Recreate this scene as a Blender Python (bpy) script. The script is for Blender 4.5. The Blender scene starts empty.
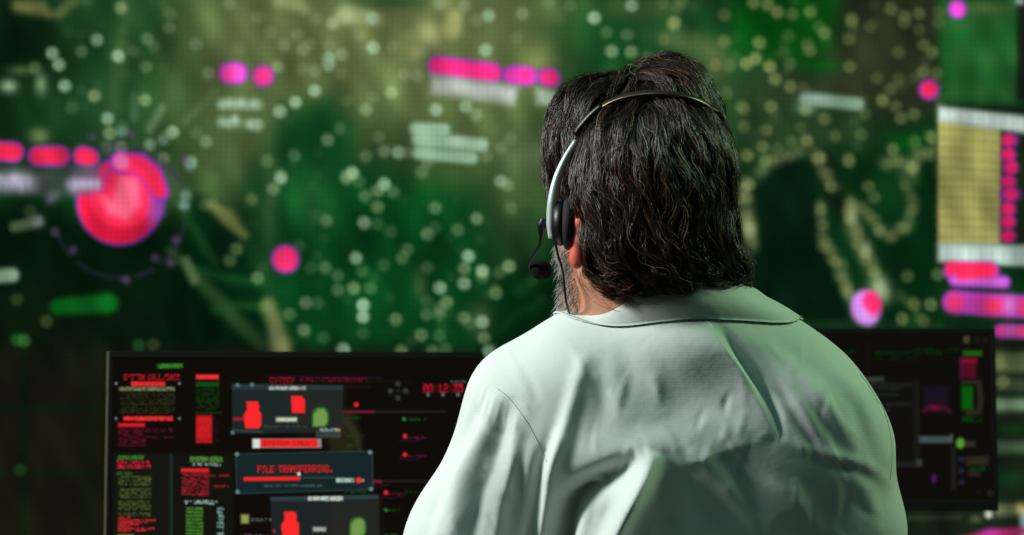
import bpy, math, random
import numpy as np
from mathutils import Vector
from mathutils.bvhtree import BVHTree

rng = np.random.default_rng(7)
scene = bpy.context.scene
COL = scene.collection
scene.view_settings.view_transform = 'Standard'
scene.view_settings.look = 'None'

# ------------------------------------------------------------------ camera frame
F = 60.0 / 36.0 * 1024.0
PITCH = math.radians(4.0)
CAM = np.array([0.0, 0.0, 1.03])
AX = np.array([[1, 0, 0], [0, math.cos(PITCH), math.sin(PITCH)], [0, -math.sin(PITCH), math.cos(PITCH)]])  # right, forward, up
D0 = 1.70                                     # distance of the man's back

def V(px, py, dy=0.0, base=D0):               # survey point -> viewing-frame metres (x right, y depth, z up)
    d = base + dy
    return np.array([(px - 512.0) / F * d, d, (267.5 - py) / F * d])
def toW(p):
    p = np.asarray(p, float)
    return CAM + p @ AX
def toV(w):
    return (np.asarray(w, float) - CAM) @ AX.T
def px_of(p):                                 # viewing-frame -> survey px
    return 512.0 + F * p[:, 0] / p[:, 1], 267.5 - F * p[:, 2] / p[:, 1]
def on_world_plane_y(px, py, Y):              # point on the vertical plane y = Y
    d = toW(V(px, py, 0, 1.0)) - CAM
    return CAM + d * (Y / d[1])

cam_d = bpy.data.cameras.new('camera')
cam = bpy.data.objects.new('camera', cam_d); COL.objects.link(cam)
cam.location = CAM; cam.rotation_euler = (math.radians(90) + PITCH, 0, 0)
cam_d.lens = 60; cam_d.sensor_width = 36
cam_d.dof.use_dof = True; cam_d.dof.focus_distance = 1.69; cam_d.dof.aperture_fstop = 7.2
cam_d.clip_start = 0.05
scene.camera = cam

# ------------------------------------------------------------------ materials
def s2l(c):
    c = np.asarray(c, float)
    return np.where(c <= 0.04045, c / 12.92, ((np.maximum(c, 0) + 0.055) / 1.055) ** 2.4)
def mat(name, col, rough=0.5, metal=0.0, spec=0.5, bump=None, sss=0.0, noise=None, sheen=0.0):
    m = bpy.data.materials.new(name); m.use_nodes = True
    nt = m.node_tree; b = nt.nodes['Principled BSDF']
    c = tuple(s2l(np.array(col) / 255.0)) + (1,)
    b.inputs['Base Color'].default_value = c
    b.inputs['Roughness'].default_value = rough; b.inputs['Metallic'].default_value = metal
    b.inputs['Specular IOR Level'].default_value = spec
    if sheen:
        b.inputs['Sheen Weight'].default_value = sheen
    if sss:
        b.inputs['Subsurface Weight'].default_value = sss
        b.inputs['Subsurface Radius'].default_value = (0.012, 0.004, 0.002); b.inputs['Subsurface Scale'].default_value = 1.0
    if noise:                                 # (scale, amount) of tone variation
        tc = nt.nodes.new('ShaderNodeTexCoord'); n = nt.nodes.new('ShaderNodeTexNoise')
        n.inputs['Scale'].default_value = noise[0]; n.inputs['Detail'].default_value = 6
        mp = nt.nodes.new('ShaderNodeMapRange'); mp.inputs[3].default_value = 1 - noise[1]; mp.inputs[4].default_value = 1 + noise[1]
        mx = nt.nodes.new('ShaderNodeVectorMath'); mx.operation = 'SCALE'; mx.inputs[0].default_value = c[:3]
        nt.links.new(tc.outputs['Object'], n.inputs['Vector']); nt.links.new(n.outputs['Fac'], mp.inputs[0])
        nt.links.new(mp.outputs[0], mx.inputs['Scale']); nt.links.new(mx.outputs[0], b.inputs['Base Color'])
    if bump:                                  # (scale, strength)
        tc = nt.nodes.new('ShaderNodeTexCoord'); n = nt.nodes.new('ShaderNodeTexNoise')
        n.inputs['Scale'].default_value = bump[0]; n.inputs['Detail'].default_value = 4
        bp = nt.nodes.new('ShaderNodeBump'); bp.inputs['Strength'].default_value = bump[1]; bp.inputs['Distance'].default_value = 0.002
        nt.links.new(tc.outputs['Object'], n.inputs['Vector']); nt.links.new(n.outputs['Fac'], bp.inputs['Height']); nt.links.new(bp.outputs[0], b.inputs['Normal'])
    return m
def emit_mat(name, strength=1.0, lattice=0.0, pitch=0.02):
    """light-emitting display surface; its picture comes from the mesh's colour layer"""
    m = bpy.data.materials.new(name); m.use_nodes = True
    nt = m.node_tree; nt.nodes.clear()
    out = nt.nodes.new('ShaderNodeOutputMaterial'); em = nt.nodes.new('ShaderNodeEmission')
    at = nt.nodes.new('ShaderNodeAttribute'); at.attribute_name = 'Col'
    em.inputs['Strength'].default_value = strength
    src = at.outputs['Color']
    if lattice:                               # LED dot grid of the wall tiles
        tc = nt.nodes.new('ShaderNodeTexCoord'); sp = nt.nodes.new('ShaderNodeSeparateXYZ'); nt.links.new(tc.outputs['Object'], sp.inputs[0])
        def wave(sock):
            a = nt.nodes.new('ShaderNodeMath'); a.operation = 'MULTIPLY'; a.inputs[1].default_value = 2 * math.pi / pitch; nt.links.new(sock, a.inputs[0])
            s = nt.nodes.new('ShaderNodeMath'); s.operation = 'SINE'; nt.links.new(a.outputs[0], s.inputs[0])
            return s.outputs[0]
        mu = nt.nodes.new('ShaderNodeMath'); mu.operation = 'ADD'
        nt.links.new(wave(sp.outputs['X']), mu.inputs[0]); nt.links.new(wave(sp.outputs['Z']), mu.inputs[1])
        ma = nt.nodes.new('ShaderNodeMath'); ma.operation = 'MULTIPLY_ADD'; ma.inputs[1].default_value = lattice * 0.5; ma.inputs[2].default_value = 1.0
        nt.links.new(mu.outputs[0], ma.inputs[0])
        sc = nt.nodes.new('ShaderNodeVectorMath'); sc.operation = 'SCALE'
        nt.links.new(src, sc.inputs[0]); nt.links.new(ma.outputs[0], sc.inputs['Scale']); src = sc.outputs[0]
    nt.links.new(src, em.inputs['Color']); nt.links.new(em.outputs[0], out.inputs[0])
    m.cycles.emission_sampling = 'NONE'
    return m
def strand_mat(name, rough=0.38, spec=0.5):
    m = bpy.data.materials.new(name); m.use_nodes = True
    nt = m.node_tree; b = nt.nodes['Principled BSDF']
    at = nt.nodes.new('ShaderNodeAttribute'); at.attribute_name = 'Col'
    nt.links.new(at.outputs['Color'], b.inputs['Base Color'])
    b.inputs['Roughness'].default_value = rough; b.inputs['Specular IOR Level'].default_value = spec
    return m

M_plastic = mat('black plastic', (14, 13, 13), 0.42, bump=(600, 0.1))
M_bezel = mat('monitor bezel', (4, 4, 4), 0.6, spec=0.2, noise=(30, 0.2))
M_alu = mat('brushed aluminium', (150, 150, 140), 0.35, 1.0, noise=(200, 0.15))
M_trim = mat('monitor side trim', (120, 112, 92), 0.45, 0.6, noise=(90, 0.15))
M_silver = mat('silver headset metal', (205, 214, 212), 0.42, 0.35, noise=(120, 0.08))
M_band = mat('headband steel strip', (92, 84, 62), 0.32, 0.8, noise=(100, 0.3))
M_pad = mat('earpad foam', (16, 15, 16), 0.75, bump=(900, 0.5))
M_rubber = mat('cable rubber', (10, 10, 10), 0.45, noise=(200, 0.2))
M_foam = mat('microphone foam', (13, 12, 13), 0.9, bump=(1200, 0.9), spec=0.2)
M_skin = mat('skin', (214, 150, 122), 0.5, sss=0.25, noise=(60, 0.12), bump=(500, 0.3), spec=0.35)
M_ear = mat('reddened ear skin', (220, 104, 86), 0.45, sss=0.35, noise=(90, 0.12), spec=0.4)
M_eye = mat('eyeball', (235, 230, 225), 0.15)
M_shirt = mat('shirt cotton', (216, 224, 218), 0.8, spec=0.2, noise=(14, 0.02), sheen=0.15)
M_thread = mat('seam thread', (165, 178, 170), 0.85, spec=0.1, noise=(300, 0.2))
M_trouser = mat('trouser cloth', (38, 40, 46), 0.85, noise=(80, 0.15))
M_shoe = mat('shoe leather', (22, 18, 16), 0.4, noise=(80, 0.15))
M_desk = mat('dark desk laminate', (30, 28, 27), 0.5, noise=(12, 0.2))
M_floor = mat('dark carpet', (28, 29, 30), 0.95, noise=(60, 0.25), bump=(300, 0.5))
M_wall = mat('dark painted wall', (20, 22, 22), 0.9, noise=(8, 0.1))
M_seat = mat('chair fabric', (26, 27, 30), 0.9, bump=(500, 0.4), noise=(100, 0.2))
M_wallscreen = emit_mat('video wall picture', 1.0, 0.27, 0.0185)
M_screen = emit_mat('monitor picture', 1.0)
M_hair = strand_mat('hair strands', 0.36, 0.42)
M_beard = strand_mat('beard strands', 0.5, 0.4)

def _woven(m):                                # fine weft ribs of the shirt cloth
    nt = m.node_tree; b = nt.nodes['Principled BSDF']
    tc = nt.nodes.new('ShaderNodeTexCoord'); w = nt.nodes.new('ShaderNodeTexWave')
    w.wave_type = 'BANDS'; w.bands_direction = 'Z'; w.inputs['Scale'].default_value = 110; w.inputs['Distortion'].default_value = 0.6
    n = nt.nodes.new('ShaderNodeTexNoise'); n.inputs['Scale'].default_value = 45; n.inputs['Detail'].default_value = 5
    ad = nt.nodes.new('ShaderNodeMath'); ad.operation = 'MULTIPLY_ADD'; ad.inputs[1].default_value = 0.035
    bp = nt.nodes.new('ShaderNodeBump'); bp.inputs['Strength'].default_value = 0.25; bp.inputs['Distance'].default_value = 0.003
    nt.links.new(tc.outputs['Object'], w.inputs['Vector']); nt.links.new(tc.outputs['Object'], n.inputs['Vector'])
    nt.links.new(w.outputs['Fac'], ad.inputs[0]); nt.links.new(n.outputs['Fac'], ad.inputs[2])
    nt.links.new(ad.outputs[0], bp.inputs['Height']); nt.links.new(bp.outputs[0], b.inputs['Normal'])
_woven(M_shirt)

# ------------------------------------------------------------------ object helpers
def empty(name, loc, label=None, cat=None, group=None):
    o = bpy.data.objects.new(name, None); COL.objects.link(o); o.location = loc; o.empty_display_size = 0.1
    if label: o['label'] = label
    if cat: o['category'] = cat
    if group: o['group'] = group
    return o
def world_loc(o):
    p = np.zeros(3)
    while o is not None:
        p = p + np.array(o.location); o = o.parent
    return p
def make(name, verts, faces, material, parent=None, cols=None, smooth=True, structure=False):
    """verts in WORLD metres, as one mesh object; the parent carries no rotation"""
    verts = np.asarray(verts, np.float64)
    if parent is not None: verts = verts - world_loc(parent)
    me = bpy.data.meshes.new(name)
    if isinstance(faces, np.ndarray):
        k = faces.shape[1]; nf = len(faces)
        me.vertices.add(len(verts)); me.vertices.foreach_set('co', verts.astype(np.float32).ravel())
        me.loops.add(nf * k); me.loops.foreach_set('vertex_index', faces.astype(np.int32).ravel())
        me.polygons.add(nf); me.polygons.foreach_set('loop_start', (np.arange(nf) * k).astype(np.int32))
        me.update(calc_edges=True)
    else:
        me.from_pydata([tuple(v) for v in verts], [], faces); me.update()
    if cols is not None:
        at = me.color_attributes.new('Col', 'FLOAT_COLOR', 'POINT')
        rgba = np.ones((len(verts), 4), np.float32); rgba[:, :3] = cols
        at.data.foreach_set('color', rgba.ravel())
    me.polygons.foreach_set('use_smooth', np.full(len(me.polygons), smooth)); me.materials.append(material)
    o = bpy.data.objects.new(name, me); COL.objects.link(o)
    if parent is not None: o.parent = parent
    if structure: o['kind'] = 'structure'
    return o
def box_vf(c, s, bev=0.0, R=None):
    """bevelled box: returns verts, faces"""
    import bmesh
    bm = bmesh.new(); bmesh.ops.create_cube(bm, size=1.0)
    for v in bm.verts: v.co = Vector((v.co.x * s[0], v.co.y * s[1], v.co.z * s[2]))
    if bev: bmesh.ops.bevel(bm, geom=bm.edges[:], offset=bev, segments=3, affect='EDGES', profile=0.5)
    bm.verts.index_update()
    vs = np.array([v.co[:] for v in bm.verts]); fs = [[v.index for v in f.verts] for f in bm.faces]; bm.free()
    if R is not None: vs = vs @ R.T
    return vs + np.asarray(c), fs
def merge(parts):
    vs, fs, n = [], [], 0
    for v, f in parts:
        vs.append(v); fs += [[i + n for i in q] for q in f]; n += len(v)
    return np.vstack(vs), fs
def spline(pts, n):
    """Catmull-Rom through the points"""
    P = np.asarray(pts, float); P = np.vstack([2 * P[0] - P[1], P, 2 * P[-1] - P[-2]])
    m = len(P) - 3; t = np.linspace(0, m - 1e-6, n); i = t.astype(int); u = (t - i)[:, None]
    a, b, c, d = P[i], P[i + 1], P[i + 2], P[i + 3]
    return 0.5 * (2 * b + (c - a) * u + (2 * a - 5 * b + 4 * c - d) * u ** 2 + (3 * b - a - 3 * c + d) * u ** 3)
def tube_vf(pts, rad, sides=10, flat=None, up=None, caps=True):
    """tube along points; rad scalar or list; flat=(a,b) scales across/up for strips"""
    P = np.asarray(pts, float); n = len(P); rad = np.broadcast_to(np.asarray(rad, float), (n,))
    T = np.gradient(P, axis=0); T /= np.linalg.norm(T, axis=1)[:, None] + 1e-12
    vs = []
    u = np.array([0, 0, 1.0]) if abs(T[0][2]) < 0.9 else np.array([1.0, 0, 0])
    for i in range(n):
        ref = up[i] if up is not None else u
        a = np.cross(T[i], ref); a /= np.linalg.norm(a) + 1e-12
        b = np.cross(a, T[i]); u = b
        for k in range(sides):
            th = 2 * math.pi * k / sides
            ca, sb = math.cos(th), math.sin(th)
            if flat: ca *= flat[0]; sb *= flat[1]
            vs.append(P[i] + rad[i] * (a * ca + b * sb))
    fs = [[i * sides + k, i * sides + (k + 1) % sides, (i + 1) * sides + (k + 1) % sides, (i + 1) * sides + k] for i in range(n - 1) for k in range(sides)]
    if caps:
        fs.append(list(range(sides))[::-1]); fs.append([(n - 1) * sides + k for k in range(sides)])
    return np.array(vs), fs
def lathe_vf(c, axis, prof, sides=28):
    """prof: list of (radius, distance along axis)"""
    axis = np.asarray(axis, float); axis /= np.linalg.norm(axis)
    a = np.cross(axis, [0, 0, 1.0] if abs(axis[2]) < 0.9 else [1.0, 0, 0]); a /= np.linalg.norm(a); b = np.cross(axis, a)
    vs, n = [], len(prof)
    for r, h in prof:
        for k in range(sides):
            th = 2 * math.pi * k / sides; vs.append(np.asarray(c) + axis * h + r * (a * math.cos(th) + b * math.sin(th)))
    fs = [[i * sides + k, i * sides + (k + 1) % sides, (i + 1) * sides + (k + 1) % sides, (i + 1) * sides + k] for i in range(n - 1) for k in range(sides)]
    fs.append(list(range(sides))[::-1]); fs.append([(n - 1) * sides + k for k in range(sides)])
    return np.array(vs), fs

# ------------------------------------------------------------------ implicit surfaces -> mesh
class SDF:
    def __init__(s, lo, hi, h):
        s.lo = np.asarray(lo, float); s.h = h
        s.n = np.ceil((np.asarray(hi) - s.lo) / h).astype(int) + 1
        s.D = np.full(s.n, 0.15, np.float32)
        s.ax = [(s.lo[i] + h * np.arange(s.n[i])).astype(np.float32) for i in range(3)]
    def _box(s, lo, hi):
        a = np.clip(((np.asarray(lo) - s.lo) / s.h).astype(int), 0, s.n - 1); b = np.clip(((np.asarray(hi) - s.lo) / s.h).astype(int) + 2, 1, s.n)
        sl = tuple(slice(a[i], max(b[i], a[i] + 1)) for i in range(3))
        return sl, np.meshgrid(s.ax[0][sl[0]], s.ax[1][sl[1]], s.ax[2][sl[2]], indexing='ij', sparse=True)
    def _mix(s, sl, d, k, mode):
        A = s.D[sl]
        if mode == 'sub':
            d = -d
            h = np.clip(0.5 + 0.5 * (A - d) / k, 0, 1); s.D[sl] = (d * (1 - h) + A * h + k * h * (1 - h)).astype(np.float32)
        else:
            h = np.clip(0.5 + 0.5 * (A - d) / k, 0, 1); s.D[sl] = (A * (1 - h) + d * h - k * h * (1 - h)).astype(np.float32)
    def cone(s, a, b, ra, rb, k=0.02, mode='add'):
        a = np.asarray(a, float); b = np.asarray(b, float); m = max(ra, rb) + k + 0.02
        sl, (X, Y, Z) = s._box(np.minimum(a, b) - m, np.maximum(a, b) + m)
        ab = b - a; L = float(ab @ ab) + 1e-12
        t = np.clip(((X - a[0]) * ab[0] + (Y - a[1]) * ab[1] + (Z - a[2]) * ab[2]) / L, 0, 1)
        d = np.sqrt((X - a[0] - t * ab[0]) ** 2 + (Y - a[1] - t * ab[1]) ** 2 + (Z - a[2] - t * ab[2]) ** 2) - (ra + t * (rb - ra))
        s._mix(sl, d, k, mode)
    def ell(s, c, r, k=0.02, yaw=0.0, roll=0.0, mode='add'):
        c = np.asarray(c, float); r = np.asarray(r, float); m = max(r) + k + 0.02
        sl, (X, Y, Z) = s._box(c - m, c + m)
        x, y, z = X - c[0], Y - c[1], Z - c[2]
        if roll: x, z = x * math.cos(roll) + z * math.sin(roll), -x * math.sin(roll) + z * math.cos(roll)
        if yaw: x, y = x * math.cos(yaw) + y * math.sin(yaw), -x * math.sin(yaw) + y * math.cos(yaw)
        k0 = np.sqrt((x / r[0]) ** 2 + (y / r[1]) ** 2 + (z / r[2]) ** 2); k1 = np.sqrt((x / r[0] ** 2) ** 2 + (y / r[1] ** 2) ** 2 + (z / r[2] ** 2) ** 2) + 1e-6
        s._mix(sl, k0 * (k0 - 1) / k1, k, mode)
    def mesh(s):
        D = s.D.copy()
        for ax in range(3):                   # close at the borders
            ix = [slice(None)] * 3
            for e in (0, -1): ix[ax] = e; D[tuple(ix)] = np.maximum(D[tuple(ix)], 1e-4)
        S = D < 0; n = np.array(D.shape) - 1
        cnt = np.zeros(n, np.int8)
        for dx in (0, 1):
            for dy in (0, 1):
                for dz in (0, 1): cnt += S[dx:n[0] + dx, dy:n[1] + dy, dz:n[2] + dz]
        cells = np.argwhere((cnt > 0) & (cnt < 8)); idx = np.full(n, -1, np.int32); idx[tuple(cells.T)] = np.arange(len(cells))
        acc = np.zeros((len(cells), 3)); w = np.zeros(len(cells))
        cor = [np.array(c) for c in ((0,0,0),(1,0,0),(0,1,0),(1,1,0),(0,0,1),(1,0,1),(0,1,1),(1,1,1))]
        for i in range(8):
            for j in range(i + 1, 8):
                if np.abs(cor[i] - cor[j]).sum() != 1: continue
                da = D[tuple((cells + cor[i]).T)].astype(float); db = D[tuple((cells + cor[j]).T)].astype(float)
                cr = (da < 0) != (db < 0); t = np.where(cr, da / np.where(cr, da - db, 1), 0)[:, None]
                acc += np.where(cr[:, None], cor[i] + t * (cor[j] - cor[i]), 0); w += cr
        vs = s.lo + s.h * (cells + acc / w[:, None])
        F_ = []
        for ax in range(3):
            u, v = (ax + 1) % 3, (ax + 2) % 3
            a = [slice(None)] * 3; b = [slice(None)] * 3; a[ax] = slice(0, -1); b[ax] = slice(1, None)
            e = np.argwhere(S[tuple(a)] != S[tuple(b)])
            e = e[(e[:, u] > 0) & (e[:, v] > 0) & (e[:, u] < n[u]) & (e[:, v] < n[v])]
            ins = S[tuple(a)][tuple(e.T)]
            q = []
            for du, dv in ((-1, -1), (0, -1), (0, 0), (-1, 0)):
                c = e.copy(); c[:, u] += du; c[:, v] += dv; q.append(idx[tuple(c.T)])
            q = np.stack(q, 1); q[~ins] = q[~ins][:, ::-1]; F_.append(q)
        return vs, np.vstack(F_)
    def val(s, p):
        """trilinear sample"""
        g = (p - s.lo) / s.h; g = np.clip(g, 0, np.array(s.n) - 1.001); i = g.astype(int); f = g - i; r = 0
        for dx in (0, 1):
            for dy in (0, 1):
                for dz in (0, 1):
                    w = (f[:, 0] if dx else 1 - f[:, 0]) * (f[:, 1] if dy else 1 - f[:, 1]) * (f[:, 2] if dz else 1 - f[:, 2])
                    r = r + w * s.D[i[:, 0] + dx, i[:, 1] + dy, i[:, 2] + dz]
        return r
    def grad(s, p):
        e = s.h; g = np.stack([s.val(p + e * np.eye(3)[i]) - s.val(p - e * np.eye(3)[i]) for i in range(3)], 1)
        return g / (np.linalg.norm(g, axis=1)[:, None] + 1e-9)
def vnormals(vs, fs):
    a = vs[fs[:, 2]] - vs[fs[:, 0]]; b = vs[fs[:, 3]] - vs[fs[:, 1]]; n = np.cross(a, b); N = np.zeros_like(vs)
    for k in range(4): np.add.at(N, fs[:, k], n)
    return N / (np.linalg.norm(N, axis=1)[:, None] + 1e-12)
def relax(vs, fs, it=2, lam=0.5):
    for _ in range(it):
        acc = np.zeros_like(vs); w = np.zeros(len(vs))
        for k in range(4):
            np.add.at(acc, fs[:, k], vs[fs[:, (k + 1) % 4]] + vs[fs[:, (k + 3) % 4]]); np.add.at(w, fs[:, k], 2)
        vs = vs + lam * (acc / w[:, None] - vs)
    return vs
def caster(vs, fs):
    return BVHTree.FromPolygons([tuple(v) for v in vs], [tuple(int(i) for i in f) for f in fs])
def lay(tree, pts, off=0.0):
    """lay (px,py) points on a surface in the viewing frame"""
    out = []
    for px, py in pts:
        d = Vector(V(px, py, 0, 1.0)); d.normalize()
        hit, nrm, _, _ = tree.ray_cast(Vector((0, 0, 0)), d)
        if hit is None:
            hit, nrm, _, _ = tree.find_nearest(Vector(V(px, py, 0.02)))
        if nrm.dot(d) > 0: nrm = -nrm
        out.append(np.array(hit + nrm * off))
    return np.array(out)

# ------------------------------------------------------------------ painting light onto display points
class Paint:
    def __init__(s, px, py, base):
        s.x = px; s.y = py; s.c = np.empty((len(px), 3)); s.c[:] = np.array(base) / 255.0
    def _near(s, x0, x1, y0, y1):
        return np.nonzero((s.x > x0) & (s.x < x1) & (s.y > y0) & (s.y < y1))[0]
    def _put(s, i, a, col, add):
        col = np.array(col) / 255.0; a = a[:, None]
        s.c[i] = s.c[i] + a * col if add else s.c[i] * (1 - a) + a * col
    def blob(s, cx, cy, rx, ry, col, a=1.0, ang=0, add=False):           # gaussian
        m = max(rx, ry) * 2.4; i = s._near(cx - m, cx + m, cy - m, cy + m); t = math.radians(ang)
        x, y = s.x[i] - cx, s.y[i] - cy; u = (x * math.cos(t) + y * math.sin(t)) / rx; v = (-x * math.sin(t) + y * math.cos(t)) / ry
        s._put(i, a * np.exp(-(u * u + v * v)), col, add)
    def disc(s, cx, cy, rx, col, a=1.0, soft=1.5, ry=None, ang=0, add=False, ring=0.0):
        ry = ry or rx; m = max(rx, ry) + soft + 1; i = s._near(cx - m, cx + m, cy - m, cy + m); t = math.radians(ang)
        x, y = s.x[i] - cx, s.y[i] - cy; u = (x * math.cos(t) + y * math.sin(t)) / rx; v = (-x * math.sin(t) + y * math.cos(t)) / ry
        q = np.sqrt(u * u + v * v); e = np.clip(0.5 + (1 - q) * min(rx, ry) / soft, 0, 1)
        s._put(i, a * e * (1 - ring + ring * q * q), col, add)
    def line(s, pts, w, col, a=1.0, soft=2.0, add=False, close=False):
        """soft stroke (w = half width; may vary: list)"""
        P = np.asarray(pts, float); P = np.vstack([P, P[:1]]) if close else P
        W = np.broadcast_to(np.asarray(w, float), (len(P),)); m = W.max() + soft + 1
        i = s._near(P[:, 0].min() - m, P[:, 0].max() + m, P[:, 1].min() - m, P[:, 1].max() + m); best = np.full(len(i), 1e9)
        for k in range(len(P) - 1):
            d = P[k + 1] - P[k]; t = np.clip(((s.x[i] - P[k, 0]) * d[0] + (s.y[i] - P[k, 1]) * d[1]) / (d @ d + 1e-9), 0, 1)
            q = np.hypot(s.x[i] - P[k, 0] - t * d[0], s.y[i] - P[k, 1] - t * d[1]) - (W[k] + t * (W[k + 1] - W[k])); best = np.minimum(best, q)
        s._put(i, a * np.clip(0.5 - best / soft, 0, 1), col, add)
    def poly(s, pts, col, a=1.0, soft=4.0, add=False):
        P = np.asarray(pts, float); m = soft + 1
        i = s._near(P[:, 0].min() - m, P[:, 0].max() + m, P[:, 1].min() - m, P[:, 1].max() + m); x, y = s.x[i], s.y[i]
        best = np.full(len(i), 1e9); ins = np.zeros(len(i), bool)
        for k in range(len(P)):
            A, B = P[k], P[(k + 1) % len(P)]; d = B - A
            t = np.clip(((x - A[0]) * d[0] + (y - A[1]) * d[1]) / (d @ d + 1e-9), 0, 1); best = np.minimum(best, np.hypot(x - A[0] - t * d[0], y - A[1] - t * d[1]))
            if A[1] != B[1]:
                c = (y > min(A[1], B[1])) & (y <= max(A[1], B[1])) & (x < A[0] + (y - A[1]) * d[0] / d[1]); ins ^= c
        q = np.where(ins, -best, best); s._put(i, a * np.clip(0.5 - q / soft, 0, 1), col, add)
    def rect(s, x0, y0, x1, y1, col, a=1.0, soft=1.0, slope=0.0, add=False):
        s.poly([(x0, y0), (x1, y0 + slope * (x1 - x0)), (x1, y1 + slope * (x1 - x0)), (x0, y1)], col, a, soft, add)
    def scribble(s, x0, x1, y, h, col, a=1.0, slope=0.0, seed=0, cell=1.7, fill=0.8):
        """a line of print too small to read"""
        r = np.random.default_rng(seed); nc = int((x1 - x0) / cell) + 1
        g = (r.random((nc, 3)) < fill) * (0.45 + 0.55 * r.random((nc, 3))); sp = r.random(nc) < 0.13; g[sp] = 0.05
        i = s._near(x0, x1, y - h - 3 - abs(slope) * (x1 - x0), y + h + 3 + abs(slope) * (x1 - x0))
        u = (s.x[i] - x0) / cell; v = (s.y[i] - y - slope * (s.x[i] - x0)) / h + 0.5; ok = (v >= 0) & (v < 1); i = i[ok]; u = u[ok]; v = v[ok]
        s._put(i, a * g[np.clip(u.astype(int), 0, nc - 1), (v * 3).astype(int)], col, False)
    def text(s, x, y, w, h, string, col, a=1.0, slope=0.0):
        """pixel lettering: x,y top-left; w = advance per character"""
        i = s._near(x, x + w * len(string), y - 2 - abs(slope) * 400, y + h + 2 + abs(slope) * 400)
        u = (s.x[i] - x) / w; v = (s.y[i] - y - slope * (s.x[i] - x)) / h * 7; ok = (v >= 0) & (v < 7) & (u >= 0) & (u < len(string)); i = i[ok]; u = u[ok]; v = v[ok]
        bm = np.zeros((len(string), 7, 6))
        for k, ch in enumerate(string):
            for r_, row in enumerate(FONT.get(ch, [0] * 7)):
                for b in range(5): bm[k, r_, b] = (row >> (4 - b)) & 1
        k = u.astype(int); s._put(i, a * bm[k, v.astype(int), np.clip(((u - k) * 6).astype(int), 0, 5)], col, False)
FONT = {'F':[31,16,16,30,16,16,16],'I':[14,4,4,4,4,4,14],'L':[16,16,16,16,16,16,31],'E':[31,16,16,30,16,16,31],'T':[31,4,4,4,4,4,4],
 'R':[30,17,17,30,20,18,17],'A':[14,17,17,31,17,17,17],'N':[17,25,21,19,17,17,17],'S':[15,16,16,14,1,1,30],'G':[14,17,16,23,17,17,15],
 '.':[0,0,0,0,0,12,12],'Y':[17,17,10,4,4,4,4],'M':[17,27,21,21,17,17,17],'C':[14,17,16,16,16,17,14],'/':[1,1,2,4,8,16,16],
 '0':[14,17,19,21,25,17,14],'1':[4,12,4,4,4,4,14],'2':[14,17,1,6,8,16,31],'3':[31,2,4,2,1,17,14],'5':[31,16,30,1,1,17,14],
 '8':[14,17,17,14,17,17,14],'6':[6,8,16,30,17,17,14],':':[0,12,12,0,12,12,0],'O':[14,17,17,17,17,17,14],'K':[17,18,20,24,20,18,17],'D':[30,17,17,17,17,17,30]}

def grid_plane(p00, p10, p01, nu, nv):
    """world grid of points over a rectangle"""
    u = np.linspace(0, 1, nu)[None, :, None]; v = np.linspace(0, 1, nv)[:, None, None]
    P = (p00 + u * (p10 - p00) + v * (p01 - p00)).reshape(-1, 3)
    i = np.arange(nu * nv).reshape(nv, nu); f = np.stack([i[1:, :-1], i[1:, 1:], i[:-1, 1:], i[:-1, :-1]], -1).reshape(-1, 4)
    return P, f
def split_display(P, f, px, py, cols, regions, name, parent, material):
    """cut the lit surface into the picture elements lying in it: regions = [(name, mask function(px,py), label)]"""
    cx = px[f].mean(1); cy = py[f].mean(1); own = np.full(len(f), -1)
    for k, (_, fn, _l) in enumerate(regions): own[fn(cx, cy) & (own < 0)] = k
    def emit(nm, sel, par):
        ff = f[sel]; used, inv = np.unique(ff, return_inverse=True)
        return make(nm, P[used], inv.reshape(-1, 4), material, par, cols[used], smooth=False)
    main = emit(name, own < 0, parent)
    for k, (nm, _f, lb) in enumerate(regions):
        if (own == k).any():
            o = emit(nm, own == k, main)
            if lb: o['label'] = lb
    return main
def in_poly(*pts):
    def fn(x, y):
        ins = np.zeros(len(x), bool)
        for k in range(len(pts)):
            (ax, ay), (bx, by) = pts[k], pts[(k + 1) % len(pts)]
            if ay != by: ins ^= (y > min(ay, by)) & (y <= max(ay, by)) & (x < ax + (y - ay) * (bx - ax) / (by - ay))
        return ins
    return fn
def in_disc(cx, cy, r): return lambda x, y: np.hypot(x - cx, y - cy) < r
# ------------------------------------------------------------------ the video wall
WY = 5.5
w00 = on_world_plane_y(-230, 800, WY); w10 = on_world_plane_y(1254, 800, WY); w01 = on_world_plane_y(-230, -170, WY)
w00[2] = max(w00[2], 0.45); w10[0] = max(w10[0], 2.35); w10[2] = w00[2]; w01[0] = w00[0]
WP, WF = grid_plane(w00, w10, w01, 780, 500)
wpx, wpy = px_of(toV(WP))
p = Paint(wpx, wpy, (9, 44, 18))
OL = (100, 112, 66)
rdc = np.random.default_rng(21)
# broad tones of the map
p.blob(360, 30, 260, 110, OL, 0.95); p.blob(230, 60, 70, 90, (96, 108, 64), 0.8); p.blob(470, 60, 90, 110, (104, 116, 70), 0.75)
p.blob(510, 160, 50, 80, (86, 106, 62), 0.75); p.blob(400, 100, 90, 50, (98, 112, 66), 0.6); p.blob(225, 150, 50, 60, (84, 100, 58), 0.75)
p.blob(110, 70, 60, 90, (14, 62, 30), 0.9); p.blob(120, 60, 9, 90, (80, 96, 58), 0.5, 8); p.blob(150, 30, 9, 60, (16, 66, 30), 0.6, 14)
p.blob(165, 110, 10, 70, (84, 100, 58), 0.35, 18); p.blob(15, 50, 50, 70, (5, 22, 10), 0.95); p.blob(70, 150, 60, 40, (22, 62, 32), 0.6)
p.poly([(250, 185), (290, 112), (330, 100), (352, 125), (350, 165), (420, 180), (480, 190), (490, 240), (480, 350), (290, 352), (262, 250)], (8, 66, 27), 0.85, 34)
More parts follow.
